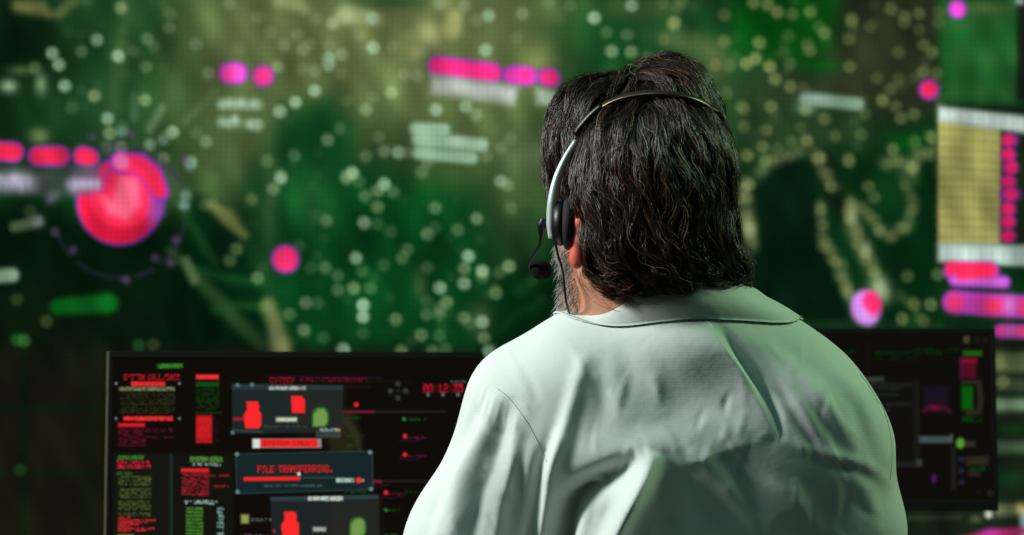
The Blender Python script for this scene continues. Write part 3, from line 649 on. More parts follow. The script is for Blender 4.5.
    for x, y, w in ((334, 418, 26), (346, 436, 18), (345, 446, 12), (402, 419, 24), (345, 492, 22), (404, 492, 14), (384, 510, 16), (384, 535, 14)): q.scribble(x, x + w, y, 2.6, (14, 76, 18), .9, seed=int(x + y))
    for x, y, w in ((405, 436.5, 22), (405, 455, 22), (386, 493, 18), (372, 482, 10)): q.scribble(x - 4, x + w, y + 1, 2.2, (110, 22, 60), .9, seed=int(x * y)); q.disc(x, y - .5, 2.1, (236, 40, 50), 1, 1.5); q.line([(x - 5, y + 4), (x + 6, y + 5), (x + 18, y + 2)], .5, (64, 20, 64), .7, 1.2)
    for x, y in ((404, 420), (386, 511)): q.disc(x, y - 1, 1.8, (30, 140, 40), .9, 1.5)
    q.rect(338, 410.6, 446, 412.8, (40, 38, 34), .8, 1.4); q.rect(340, 410.5, 374, 413, (124, 26, 52), .85, 2); q.rect(366, 480, 446, 482.3, (36, 36, 34), .8, 1.4); q.rect(372, 480, 382, 482.4, (130, 26, 52), .9, 1.5)
    q.disc(356.3, 404.6, 2.3, (238, 34, 40), 1, 1.2)
    for dx, dy in ((0, -7), (0, 7), (-7.5, 0), (7.5, 0)): q.disc(398 + dx, 391 + dy, 2.6, (58, 68, 64), .85, 1.8)
    q.disc(398, 391, 1.6, (40, 50, 48), .8, 1.5)
    q.text(423.5, 384.2, 5.0, 8, '08 12 35', (226, 30, 48), 1.0); q.rect(423, 384, 461, 392.5, (120, 14, 24), .35, 2); q.scribble(451, 466, 381.8, 2.2, (80, 96, 90), .9, seed=301)
    for x in (428, 443, 458): q.disc(x, 394.6, 1.8, (96, 122, 120), .9, 1.2)
    # camera window
    q.poly([(232, 384), (343, 385), (343, 432), (232, 434)], (30, 40, 42), .95, 1.5); q.poly([(285, 392), (343, 390), (343, 432), (300, 434)], (40, 40, 32), .6, 12)
    q.poly([(232, 384), (343, 385.5), (343, 390), (232, 389.5)], (40, 58, 62), .95, 1.5); q.scribble(269, 306, 388.2, 4, (190, 200, 186), .95, seed=320, fill=.95); q.rect(270, 386.5, 305, 390, (160, 172, 160), .6, 1)
    for x, y in ((237.5, 385), (232.5, 432.5), (252, 384.6)): q.disc(x, y, 2, (96, 130, 134), .9, 1.3)
    q.line([(233, 430), (262, 432)], .8, (60, 80, 82), .7, 1.2); q.rect(233, 417.6, 243, 420.4, (190, 30, 36), .9, 1)
    def figure(x, y): q.poly([(x - 6, y - 13.5), (x + 5.5, y - 13.5), (x + 7, y - 8), (x + 6, y - 5.5), (x + 9, y - 1), (x + 9, y + 10), (x + 6, y + 13.5), (x - 7, y + 13.5), (x - 9, y + 2), (x - 8, y - 1.5), (x - 5.5, y - 5.5)], (248, 42, 42), 1, 1.2)
    figure(252.5, 415); q.poly([(291, 396), (302, 396), (305, 400), (305, 413), (292, 413)], (248, 40, 42), 1, 1.2)
    def helmet(x, y): q.poly([(x - 8.5, y + 10), (x - 8.5, y - 2), (x - 7, y - 7), (x - 3, y - 10), (x + 3, y - 10), (x + 7, y - 7), (x + 8.5, y - 2), (x + 8, y + 6), (x + 5, y + 10)], (40, 110, 40), 1, 1.5); q.poly([(x - 7, y + 9), (x - 7, y - 2), (x - 2, y - 8), (x + 4, y - 8), (x + 6.5, y - 3), (x + 6.5, y + 5), (x + 4, y + 9)], (124, 154, 78), .9, 2)
    helmet(320.5, 417); q.rect(276, 417, 297, 422, (150, 166, 130), .9, 2); q.scribble(276, 297, 419.6, 3.4, (222, 230, 206), .9, seed=330, fill=.95); q.scribble(264, 306, 426.5, 2.6, (66, 74, 56), .8, seed=331)
    q.rect(316, 431, 341, 438, (60, 72, 70), .8, 2); q.scribble(320, 337, 430, 3, (160, 182, 186), .95, seed=332); q.disc(338.7, 430, 1.6, (214, 140, 70), .9, 1)
    q.rect(252, 438.6, 321.5, 448, (150, 150, 140), .9, 1.2); q.rect(260.5, 439.4, 317.5, 447, (240, 34, 36), 1, 1); q.rect(253, 439, 260, 448, (216, 226, 216), .95, 1.2); q.text(263, 440.5, 4.4, 5.4, 'SYSTEM CALL', (150, 16, 22), .7)
    # transfer window
    q.poly([(235.5, 454.5), (372.5, 451.5), (373.5, 489.5), (237, 493.5)], (22, 38, 40), .97, 1.2)
    q.line([(236, 454), (372, 451), (373, 489.5), (237, 493.5)], .5, (52, 78, 80), .8, 1, close=True)
    for x, y in ((237, 454.2), (370, 452.3), (371, 489), (237.5, 491.8)): q.disc(x, y, 2.1, (104, 140, 142), .95, 1.4)
    q.text(257.5, 465.6, 4.25, 7.2, 'FILE TRANSFERRING.', (244, 38, 38), 1, -.008); q.rect(258, 467, 330, 471, (150, 26, 28), .30, 2, -.008)
    q.rect(243.5, 477.2, 300, 481, (242, 36, 38), 1, 1, -.012); q.rect(300, 477.4, 345, 478.2, (70, 96, 96), .8, .8, -.01); q.disc(299, 474, 1.7, (226, 228, 216), 1, 1)
    q.rect(336, 478, 354, 482.5, (140, 158, 152), .8, 1.2); q.scribble(336, 354, 480.2, 4, (220, 228, 220), .8, seed=350, fill=.95); q.disc(358.7, 480.3, 3, (238, 52, 44), 1, 1.4); q.disc(363, 480.5, 1.5, (190, 160, 150), .8, 1); q.scribble(264, 322, 485.8, 2.2, (84, 100, 100), .85, -.005, seed=351)
    # second camera window
    q.poly([(270.5, 497), (378.5, 494.5), (380, 575), (272, 575)], (30, 37, 38), .96, 1.4); q.poly([(330, 503), (379, 500), (380, 575), (330, 575)], (42, 40, 32), .6, 12); q.poly([(270.5, 497), (378.5, 494.5), (378.5, 499), (270.5, 501.5)], (44, 62, 66), .95, 1.3)
    q.rect(308, 496.4, 343, 500.8, (150, 164, 156), .75, 1.2); q.scribble(308, 343, 498.6, 4, (216, 224, 214), .85, seed=360, fill=.95)
    figure(290, 525); helmet(358, 527); q.rect(313, 527, 326, 531.5, (170, 186, 170), .9, 1.8); q.disc(325.5, 528.5, 1.3, (190, 90, 90), .8, 1); q.disc(274, 531, 1.5, (190, 30, 60), .9, 1)
    q.rect(241, 514.5, 249, 523.5, (150, 160, 84), .95, 2.2); q.scribble(250, 271, 519.6, 3.2, (104, 118, 110), .9, seed=370); q.scribble(243, 268, 535, 2.4, (84, 60, 84), .8, seed=371)
    return q
regs_left = [('transfer_window', in_poly((234.5, 453.5), (373.5, 450.5), (374.5, 490.5), (236, 494.5)), 'pop-up window reading FILE TRANSFERRING.'),
             ('camera_window', in_poly((231, 383), (344, 384), (344, 433), (231, 435)), 'upper camera window with red figures and a green helmet shape'), ('camera_window', in_poly((269.5, 496), (379.5, 493.5), (381, 576), (271, 576)), 'lower camera window with a red figure'),
             ('alert_bar', in_poly((251, 438), (322.5, 438), (322.5, 449), (251, 449)), 'red alert bar'), ('clock_readout', in_poly((421, 380), (467, 380), (467, 398), (421, 398)), 'red digits 08 12 35')]
monitor(108.6, 483, (349.0, 354.0), 2.40, 2.50, 375, 'black monitor with red and green hacking screens and a FILE TRANSFERRING. pop-up window', paint_left, regs_left, 0.73, res=0.00105, bez=(.006, .006, .010, .018))
def paint_right(px, py):
    q = Paint(px, py, (20, 17, 12))
    for k in range(30): q.blob(rng.uniform(680, 990), rng.uniform(335, 510), 40, 26, (18, 16, 12), .35)
    q.rect(800, 337, 820, 342, (14, 96, 20), .95, 3); q.blob(810, 339.5, 9, 2.5, (40, 150, 40), .6)
    for x0, x1, y in ((836, 858, 351), (834, 856, 362), (874, 942, 353), (876, 920, 358), (912, 970, 350)): q.scribble(x0, x1, y, 4, (8, 52, 12), .9, seed=int(x0 + y), cell=3)
    q.rect(866, 342, 870, 374, (24, 22, 18), .8, 3)
    q.disc(966.5, 339.5, 3.6, (92, 92, 70), .8, 2.5, ry=4.2); q.disc(977, 340, 3, (36, 38, 30), .8, 2.5); q.disc(985, 340, 3, (36, 38, 30), .8, 2.5)
    for k, (x0, x1, y) in enumerate(((853, 884, 379.5), (855, 912, 384.5), (857, 902, 388), (864, 898, 394.5), (868, 912, 404), (872, 890, 409.5))): q.rect(x0, y - 2, x1, y + 2, (36, 50, 52), .8, 3); q.scribble(x0, x1, y, 3.4, (84, 104, 102), .6, seed=500 + k, cell=3)
    q.rect(852, 377, 884, 382, (92, 104, 94), .5, 4)
    q.rect(913, 379, 919, 466, (34, 38, 34), .8, 3); q.rect(868, 461, 921, 466.5, (46, 58, 56), .8, 3); q.rect(917, 459, 922, 466, (70, 84, 80), .8, 2.5); q.poly([(835, 385), (914, 378), (914, 464), (835, 464)], (22, 20, 16), .6, 6)
    q.poly([(923, 387), (948, 386), (948, 412), (923, 412)], (38, 22, 46), .8, 5); q.line([(924, 411), (930, 406), (936, 407), (945, 408), (950, 412)], 1.6, (110, 20, 60), .8, 4); q.blob(935, 408, 5, 3, (170, 20, 60), .7)
    q.rect(919, 436, 952, 443, (84, 108, 108), .9, 3); q.rect(950, 434, 953, 442, (100, 118, 112), .6, 2); q.rect(951, 446, 956, 490, (38, 40, 36), .85, 3.5)
    q.rect(963, 350.5, 982, 356, (38, 122, 30), .9, 3); q.rect(960, 358, 977, 364, (170, 20, 48), .95, 3); q.rect(960, 363, 976, 378, (106, 14, 44), .95, 3); q.line([(961, 358), (961, 378)], 1, (80, 30, 110), .7, 3)
    q.rect(961, 380, 981, 384, (72, 66, 48), .7, 3); q.rect(961.5, 386, 973, 410, (10, 118, 20), .9, 3.5); q.line([(979, 386), (981, 398), (979, 412), (968, 413)], 2.6, (72, 64, 46), .7, 4); q.scribble(962, 984, 420, 5, (12, 70, 18), .9, seed=530, cell=3); q.rect(962, 416, 972, 422, (10, 74, 18), .8, 3)
    q.disc(960.5, 443.2, 4.6, (98, 188, 64), 1, 3, ry=5.4); q.rect(965, 441, 975, 447, (76, 66, 46), .8, 4); q.poly([(966, 457), (989, 456), (988, 465), (966, 465)], (76, 62, 42), .75, 5); q.scribble(967, 990, 468.5, 5, (14, 84, 26), .95, seed=531, cell=3); q.rect(968, 471, 980, 476, (66, 56, 40), .7, 4)
    for y in (459.5, 471, 482): q.disc(961.5, y, 2.8, (50, 46, 86), .85, 2.5)
    q.disc(934, 478.5, 2.6, (86, 34, 104), .95, 2, ry=4.5); q.disc(990, 493, 3.2, (54, 46, 34), .8, 3); q.disc(979, 492, 2, (28, 32, 40), .8, 3)
    q.c *= .8
    return q
regs_right = [('message_window', in_poly((830, 374), (922, 374), (922, 468), (830, 468)), 'dim grey message window'), ('status_column', in_poly((957, 347), (993, 347), (993, 498), (957, 498)), 'column of green and red readouts')]
monitor(672, 995, (328.5, 328.0), 2.86, 2.84, 323, 'dimmer black monitor behind the right shoulder of the seated man', paint_right, regs_right, 0.73, bottom_py=511, res=0.0016, bez=(.009, .008, .010, .018), leaf_trim=False)

# ------------------------------------------------------------------ the seated man
TH = math.radians(27)
HC = V(646, 188, 0.03)
EX = np.array([math.cos(TH), math.sin(TH), 0]); FW = np.array([-math.sin(TH), math.cos(TH), 0]); UP = np.array([0, 0, 1.0])
def hp(r, f, u): return HC + r * EX + f * FW + u * UP
man = empty('person', (0.17, 1.80, 0.0), 'man in a pale shirt seated with his back turned, watching the screens', 'person')

NB = V(668, 306, 0.04)                        # base of the neck
SL, SR = V(520, 408, 0.045), V(838, 452, 0.055)
EL, ER = V(430, 622, 0.07), V(846, 625, 0.10)
WL, WR = V(505, 596, 0.40), V(760, 596, 0.42)
HIP = toV((0.168, 1.74, 0.56))

# ---- body: head, neck, trunk, arms and hands in one skin
B = SDF((-0.22, 1.52, -0.52), (0.42, 2.34, 0.25), 0.0034)
B.ell(HC, (.076, .096, .100), .01, TH)
B.ell(hp(0, .030, -.06), (.066, .066, .085), .03, TH)
for s in (-1, 1):
    B.cone(hp(s * .054, .005, -.085), hp(s * .020, .076, -.122), .022, .020, .03)
    B.cone(hp(s * .034, .070, -.055), hp(s * .05, .045, -.05), .018, .018, .02)
    B.cone(hp(0, .083, -.008), hp(s * .042, .072, -.012), .011, .010, .012)
    B.cone(hp(0, .094, -.088), hp(s * .020, .084, -.090), .007, .004, .006); B.cone(hp(0, .093, -.099), hp(s * .017, .084, -.098), .008, .004, .006)
    B.ell(hp(s * .032, .098, -.030), (.015, .014, .011), .008, TH, mode='sub')
B.ell(hp(0, .082, -.124), (.026, .02, .019), .02, TH)
B.cone(hp(0, .093, -.022), hp(0, .112, -.058), .008, .0125, .012)
for s in (-1, 1): B.cone(hp(s * .009, .105, -.063), hp(s * .013, .098, -.064), .008, .007, .006)
B.cone(hp(0, -.012, -.07), NB + np.array([0, .012, 0]), .056, .058, .03)
B.cone(NB, SL, .050, .040, .05); B.cone(NB, SR, .050, .042, .05)
B.ell(V(678, 490, .105), (.140, .085, .17), .05); B.ell(V(680, 700, .12), (.135, .095, .22), .06); B.ell(HIP, (.165, .115, .12), .06)
for S_, E_, W_, sd in ((SL, EL, WL, 1), (SR, ER, WR, -1)):
    B.cone(S_, E_, .046, .038, .03); B.cone(E_, W_, .037, .026, .02)
    d = W_ - E_; d[2] *= 0.2; d /= np.linalg.norm(d); side = np.cross(d, UP); side /= np.linalg.norm(side); inn = side * (1 if sd > 0 else -1)   # thumb side is inward
    pc = W_ + d * .055 - UP * .012
    B.cone(W_, pc, .024, .030, .02); B.ell(pc, (.036, .040, .016), .015)
    for k, (o, ln) in enumerate(((.026, .066), (.009, .074), (-.009, .070), (-.025, .055))):
        a = pc + d * .032 + inn * o; b = a + d * ln * .5 + UP * .004 + inn * o * .2; c = b + d * ln * .45 - UP * .016
        B.cone(a, b, .0092, .0085, .006); B.cone(b, c, .0085, .0072, .004)
    a = pc - d * .012 + inn * .028; b = a + inn * .024 + d * .028 - UP * .004; c = b + d * .028 + inn * .004 - UP * .006
    B.cone(a, b, .012, .010, .010); B.cone(b, c, .010, .008, .004)
bv, bf = B.mesh(); bv = relax(bv, bf, 1, .4)
body = make('body', toW(bv), bf, M_skin, man)
for s in (-1, 1):
    ev, ef = lathe_vf(toW(hp(s * .032, .0825, -.030)), (0, 1, 0), [(.0125 * math.sin(t), -.0125 * math.cos(t)) for t in np.linspace(.01, math.pi - .01, 14)], 18)
    make('eye', ev, ef, M_eye, man)
# ---- left ear and right ear
def ear(side):
    e0 = hp(side * .078, -.002, -.043); out = (EX * side * .55 - FW * .83); out /= np.linalg.norm(out)
    E = SDF(e0 - .055, e0 + .055, .0013)
    def q(o, f, u): return e0 + out * o + FW * f + UP * u
    rim = [q(.004, .020, -.005), q(.012, .017, .016), q(.018, .006, .028), q(.021, -.001, .022), q(.021, -.003, .006), q(.019, -.002, -.010), q(.016, .001, -.022)]
    for a, b in zip(rim[:-1], rim[1:]): E.cone(a, b, .0045, .0045, .003)
    E.ell(q(.011, .004, .0), (.012, .014, .024), .006, TH); E.ell(q(.015, .004, -.029), (.0075, .0075, .010), .006)
    E.ell(q(.020, .010, .003), (.008, .009, .015), .004, TH, mode='sub')
    E.cone(q(-.010, .006, .0), q(.006, .004, 0), .014, .012, .008)
    v, f = E.mesh(); return make('ear', toW(v), f, M_ear, man)
ear(-1)['label'] = 'reddened ear'; ear(1)

# ---- shirt
S = SDF((-0.24, 1.52, -0.545), (0.43, 2.14, 0.02), 0.0026)
S.ell(V(672, 455, .075), (.185, .115, .165), .05)
S.ell(V(676, 590, .130), (.19, .120, .20), .06)
S.ell(V(680, 720, .115), (.165, .125, .20), .06)
S.ell(HIP + UP * .02, (.18, .132, .12), .06)
S.cone(V(655, 346, .03), V(524, 399, .04), .050, .050, .05); S.cone(V(690, 342, .03), V(808, 410, .05), .052, .056, .05)
S.ell(V(680, 350, .06), (.085, .075, .05), .05)
S.ell(V(600, 420, .045), (.085, .06, .10), .05); S.ell(V(765, 430, .045), (.090, .06, .10), .05)      # shoulder blades
S.cone(SL, V(468, 535, .055), .050, .056, .035); S.cone(V(468, 535, .055), EL, .056, .054, .03); S.cone(EL, WL, .052, .038, .03)
S.cone(SR, V(843, 530, .075), .056, .058, .04); S.cone(V(843, 530, .075), ER, .058, .054, .03); S.cone(ER, WR, .052, .038, .03)
S.cone(NB + UP * .03, NB + UP * .09, .058, .050, .012, mode='sub')
sv, sf = S.mesh(); sv = relax(sv, sf, 2, .5)
N = vnormals(sv, sf); fac = np.clip(-(N * sv).sum(1) / np.linalg.norm(sv, axis=1), 0, 1)
spx, spy = px_of(sv); vis = fac > 0.02
def pl_dist(P):
    """distance, signed side, and place along a survey polyline"""
    P = spline(P, 24); best = np.full(len(sv), 1e9); sg = np.zeros(len(sv)); tt = np.zeros(len(sv)); n = len(P) - 1
    ok = np.nonzero((spx > P[:, 0].min() - 130) & (spx < P[:, 0].max() + 130) & (spy > P[:, 1].min() - 130) & (spy < P[:, 1].max() + 130) & vis)[0]
    x, y = spx[ok], spy[ok]; b = np.full(len(ok), 1e9); g = np.zeros(len(ok)); t_ = np.zeros(len(ok))
    for k in range(n):
        d = P[k + 1] - P[k]; t = np.clip(((x - P[k, 0]) * d[0] + (y - P[k, 1]) * d[1]) / (d @ d), 0, 1); q = np.hypot(x - P[k, 0] - t * d[0], y - P[k, 1] - t * d[1]); m = q < b
        b[m] = q[m]; g[m] = np.sign(d[0] * (y - P[k, 1]) - d[1] * (x - P[k, 0]))[m]; t_[m] = ((k + t) / n)[m]
    best[ok] = b; sg[ok] = g; tt[ok] = t_; return best, sg, tt
disp = np.zeros(len(sv))
def fold(P, amp, w, e0=.5, e1=.5):
    """rounded ridge (amp>0) or valley; amp mm, w px"""
    global disp
    d, g, t = pl_dist(P); end = np.clip(t / (e0 + 1e-6) * 1.0, 0, 1) ** .7 * np.clip((1 - t) / (e1 + 1e-6), 0, 1) ** .7
    disp = disp + amp * .001 * np.exp(-(d / w) ** 2) * end
def step(P, amp, w_sharp, w_long, e0=.15, e1=.3):
    """overlap: the side to the right of the line (going along it) is raised, falling off slowly"""
    global disp
    d, g, t = pl_dist(P); s = d * g
    end = np.clip(t / e0, 0, 1) * np.clip((1 - t) / e1, 0, 1)
    disp = disp + amp * .001 * end * np.where(d < 1e8, 1 / (1 + np.exp(np.clip(s / w_sharp, -40, 40))) * np.exp(-np.clip(-s, 0, 1e3) / w_long), 0)
# pleat from the collar down the spine
fold([(716, 324), (737, 352), (758, 382), (774, 412), (782, 440)], -11, 5)
fold([(735, 325), (770, 362), (796, 402), (818, 436), (836, 470)], 3.2, 7); fold([(752, 330), (790, 366), (822, 405), (846, 436), (864, 462)], 3.6, 7)
fold([(745, 345), (776, 380), (800, 420), (822, 465)], -2.4, 7); fold([(780, 440), (830, 455), (868, 466), (895, 488)], 2.2, 6); fold([(800, 455), (845, 468), (880, 485)], -1.8, 6)
fold([(800, 345), (836, 372), (862, 405), (880, 445)], 2.2, 9); fold([(815, 372), (846, 402), (868, 440), (880, 480)], -2.0, 7); fold([(850, 470), (870, 500), (880, 540)], 2.0, 8)
fold([(770, 480), (800, 505), (820, 540)], 3.0, 10); fold([(700, 430), (740, 470), (775, 520)], -3.5, 16); fold([(690, 450), (730, 490), (760, 545)], 3.5, 12)
# left sleeve, armhole and the deep swag under the shoulder blade
fold([(588, 352), (574, 395), (560, 440), (549, 490), (541, 550)], 10, 8, .5, .05); fold([(575, 380), (562, 420), (540, 470), (530, 550)], -4.5, 8, .4, .05)
fold([(556, 555), (563, 520), (580, 494), (606, 478), (642, 457)], -30, 12, .05, .45); fold([(600, 470), (630, 454), (668, 444), (700, 452)], 3.0, 14, .4, .4)
fold([(566, 500), (578, 488), (594, 484), (600, 492)], 7, 5, .3, .3)
fold([(606, 560), (624, 515), (642, 482), (656, 452)], 27, 11, .05, .5); fold([(672, 560), (674, 510), (676, 462)], -8, 22, .1, .6)
fold([(560, 345), (610, 380), (636, 420)], 2.0, 12); fold([(598, 350), (604, 392), (596, 440)], -2.4, 10); fold([(640, 345), (655, 380), (660, 420)], 1.6, 12); fold([(620, 340), (628, 375), (622, 415)], -1.6, 9)
fold([(500, 390), (484, 430), (462, 480), (446, 545)], 5, 9, .3, .05); fold([(512, 395), (500, 440), (482, 490), (470, 550)], -4.5, 9, .3, .05); fold([(520, 412), (514, 455), (502, 500), (494, 550)], 4.5, 8, .3, .05)
fold([(486, 392), (470, 425), (452, 462), (432, 520)], -3, 7, .3, .1); fold([(534, 440), (530, 480), (520, 550)], 3.5, 8, .3, .05); fold([(470, 440), (450, 490), (432, 550)], 3, 7, .3, .05)
for k in range(7): fold([(484 + 5.5 * k, 384 + 4.2 * k), (482 + 5.5 * k, 396 + 5 * k), (476 + 6 * k, 412 + 6 * k)], 1.6, 2.6)     # puckers at the sleeve head
fold([(716, 575), (722, 510), (705, 460)], -14, 50, .05, .6)
# soft uneven cloth
r0 = np.random.default_rng(9)
for k in range(26):
    q = r0.normal(size=3); q /= np.linalg.norm(q); fr = r0.uniform(25, 95); disp += .00055 * (40 / fr) ** .6 * np.sin(sv @ q * fr + r0.uniform(0, 6))
for k in range(80):
    x, y = r0.uniform(440, 880), r0.uniform(340, 530); a = r0.uniform(.6, 2.0); L_ = r0.uniform(22, 60)
    fold([(x, y), (x + L_ * .5 * math.cos(a) + r0.uniform(-4, 4), y + L_ * .5 * math.sin(a)), (x + L_ * math.cos(a), y + L_ * math.sin(a))], r0.choice([-1, 1]) * r0.uniform(.6, 1.7), r0.uniform(2.5, 5))
sv = sv + N * (disp * np.clip(fac * 3, 0, 1))[:, None]
sv = relax(sv, sf, 1, .35)
shirt = make('shirt', toW(sv), sf, M_shirt, man)
Sbvh = caster(sv, sf)
def seam(pts, r=.0006, n=60, off=.0001):
    return tube_vf(toW(lay(Sbvh, spline(pts, n), off)), r, 6)
make('sleeve_seam', *seam([(497, 388), (511, 400), (527, 422), (540, 446), (547, 462)], r=.00045), M_thread, shirt)
make('sleeve_seam', *seam([(862, 372), (878, 396), (888, 424), (892, 452), (890, 480)], r=.0004), M_thread, shirt)
# the pleat: a lap of cloth lying over to one side of the spine
lap = spline([(709, 321), (728, 350), (750, 379), (768, 406), (778, 432), (783, 462)], 70); nl = 26
rws = []
for j in range(nl):
    u = j / (nl - 1); t = np.linspace(0, 1, 70); hgt = .0044 * np.minimum(1, t * 5) * np.clip((1 - t) / .6, 0, 1) ** 1.2
    a_ = lay(Sbvh, lap + np.array([-48, 10]) * u, 0)
    nn = -a_ / np.linalg.norm(a_, axis=1)[:, None]
    rws.append(a_ + nn * (hgt * (1 - u) ** 2.2 + .0006 * (1 - u) * (1 - t) - .0004 * u - .002 * np.clip((t - .8) / .2, 0, 1))[:, None])
a_ = lay(Sbvh, lap + np.array([-4, 0]), 0); nn = -a_ / np.linalg.norm(a_, axis=1)[:, None]
rws = [a_ - nn * .001, rws[0] - nn * .0011 + np.array([-.0008, 0, 0])] + rws
pv = np.vstack(rws); ii = np.arange(len(pv)).reshape(-1, 70)
pf = np.stack([ii[:-1, :-1], ii[:-1, 1:], ii[1:, 1:], ii[1:, :-1]], -1).reshape(-1, 4)
make('pleat', toW(pv), pf, M_shirt, shirt)
# collar: a stand and a leaf folded down over it, open in front
up_c = [V(592, 336, .135), V(584, 325, .085), V(594, 311, .042), V(610, 297, -.002), V(640, 288, -.030), V(680, 282, -.040), V(714, 279, -.026), V(735, 283, .004), V(744, 290, .05), V(742, 302, .10), V(720, 318, .15)]
lo_c = [V(574, 372, .150), V(566, 352, .085), V(574, 335, .025), V(612, 327, -.014), V(658, 322, -.030), V(708, 320, -.030), V(750, 325, -.012), V(783, 335, .018), V(790, 344, .06), V(775, 360, .115), V(735, 384, .155)]
st_c = [V(604, 330, .13), V(598, 330, .085), V(606, 328, .05), V(622, 326, .02), V(648, 322, .0), V(680, 320, -.006), V(708, 318, .004), V(724, 318, .025), V(730, 320, .06), V(726, 325, .10), V(708, 335, .14)]
nC = 120; U_, Lc, St = spline(up_c, nC), spline(lo_c, nC), spline(st_c, nC)
for i in range(nC):                           # keep the leaf just outside the cloth below it
    h, n_, _, dd = Sbvh.find_nearest(Vector(Lc[i]))
    if h is not None:
        sg = (Lc[i] - np.array(h)) @ np.array(n_)
        if Lc[i][1] < 1.745: Lc[i] = np.array(h) + np.array(n_) * .0024
rows = []
for t in np.linspace(0, 1, 9): rows.append(St * (1 - t) + U_ * t)
for t in np.linspace(0, 1, 15)[1:]:
    bulge = .0045 * math.sin(math.pi * t); c = U_.mean(0); o = U_ - c; o[:, 2] = 0; o /= np.linalg.norm(o, axis=1)[:, None]
    rows.append(U_ * (1 - t) + Lc * t + o * bulge + UP * (.003 * math.sin(math.pi * min(1, t * 3))))
nr = len(rows); cv = np.vstack(rows); i_ = np.arange(nr * nC).reshape(nr, nC); cf = np.stack([i_[:-1, :-1], i_[:-1, 1:], i_[1:, 1:], i_[1:, :-1]], -1).reshape(-1, 4)
Nc = vnormals(cv, cf); cv2 = np.vstack([cv + Nc * .0009, cv - Nc * .0009]); m = len(cv)
edge = np.concatenate([i_[0], i_[1:, -1], i_[-1, -2::-1], i_[-2:0:-1, 0]]); e2 = np.roll(edge, -1)
cf2 = np.vstack([cf, cf[:, ::-1] + m, np.stack([edge, e2, e2 + m, edge + m], 1)])
collar = make('collar', toW(cv2), cf2, M_shirt, shirt)
sh = np.vstack([Lc[i] * .93 + U_[i] * .07 + Nc[(nr - 1) * nC + i] * .0012 for i in range(nC)])

# ---- trousers and shoes
T = SDF(toV((-.12, 1.5, .02)) - .1, toV((.45, 2.4, .62)) + .1, .009)
hips = toV((.168, 1.735, .55)); T.ell(hips, (.172, .125, .105), .05)
for sx in (-1, 1):
    h_, k_, a_ = toV((.168 + sx * .09, 1.78, .535)), toV((.168 + sx * .14, 2.19, .54)), toV((.168 + sx * .15, 2.14, .11))
    T.cone(h_, k_, .085, .066, .04); T.cone(k_, a_, .064, .050, .03)
tv, tf = T.mesh(); make('trousers', toW(relax(tv, tf, 2)), tf, M_trouser, man)
for sx in (-1, 1):
    x = .168 + sx * .15; lo = toV((x, 2.2, .05)); G = SDF(lo - .2, lo + .2, .006)
    G.cone(toV((x, 2.13, .05)), toV((x + sx * .015, 2.31, .038)), .042, .036, .03); G.cone(toV((x, 2.13, .05)), toV((x, 2.13, .12)), .042, .04, .02)
    v, f = G.mesh(); w_ = toW(v); w_[:, 2] = np.maximum(w_[:, 2], .002); make('shoe', w_, f, M_shoe, man)

# ---- hair mass
Hh = SDF((-0.01, 1.50, -0.06), (0.30, 1.92, 0.27), 0.0026)
Hh.ell(V(645, 181, .016), (.075, .092, .098), .01, TH)
Hh.ell(V(660, 113, .045), (.050, .075, .053), .02); Hh.ell(V(597, 132, .055), (.042, .06, .054), .02)
Hh.ell(V(577, 162, .055), (.025, .045, .055), .02); Hh.ell(V(682, 186, .03), (.038, .08, .085), .025)
Hh.ell(V(662, 248, -.002), (.068, .060, .050), .02); Hh.ell(V(722, 265, .012), (.024, .03, .018), .010, roll=-.5)
Hh.ell(V(618, 255, -.015), (.032, .035, .042), .015); Hh.ell(V(608, 215, -.012), (.030, .04, .05), .02)
Hh.ell(V(632, 273, -.018), (.036, .026, .020), .012); Hh.ell(V(672, 266, -.026), (.04, .026, .020), .012); Hh.ell(V(700, 268, .0), (.035, .03, .022), .015)
Hh.ell(hp(0, .085, -.055), (.064, .05, .085), .015, TH, mode='sub')               # the face stays clear
Hh.cone(V(572, 225, -.03), V(566, 300, .02), .016, .024, .01, mode='sub'); Hh.cone(V(560, 215, .0), V(556, 290, .06), .026, .03, .012, mode='sub')
hv, hf = Hh.mesh(); hv = relax(hv, hf, 2)
Hb = caster(hv, hf)

# headband path first: the hair is pressed down along it
band_px = [(556, 196), (560, 176), (568, 156), (580, 136), (594, 119), (612, 106), (634, 99), (656, 97), (680, 99), (700, 106), (714, 117)]
band = lay(Hb, spline(band_px, 60), .0065)
for _ in range(6): band[1:-1] = .5 * band[1:-1] + .25 * (band[:-2] + band[2:])
far = [band[-1] + np.array(d) for d in ((.012, .03, -.02), (.018, .055, -.06), (.016, .07, -.105))]
far = [np.array(Hb.find_nearest(Vector(q))[0]) + (q - HC) / np.linalg.norm(q - HC) * -.004 for q in far]
band_full = spline(np.vstack([band[::4], band[-1:], far]), 90)

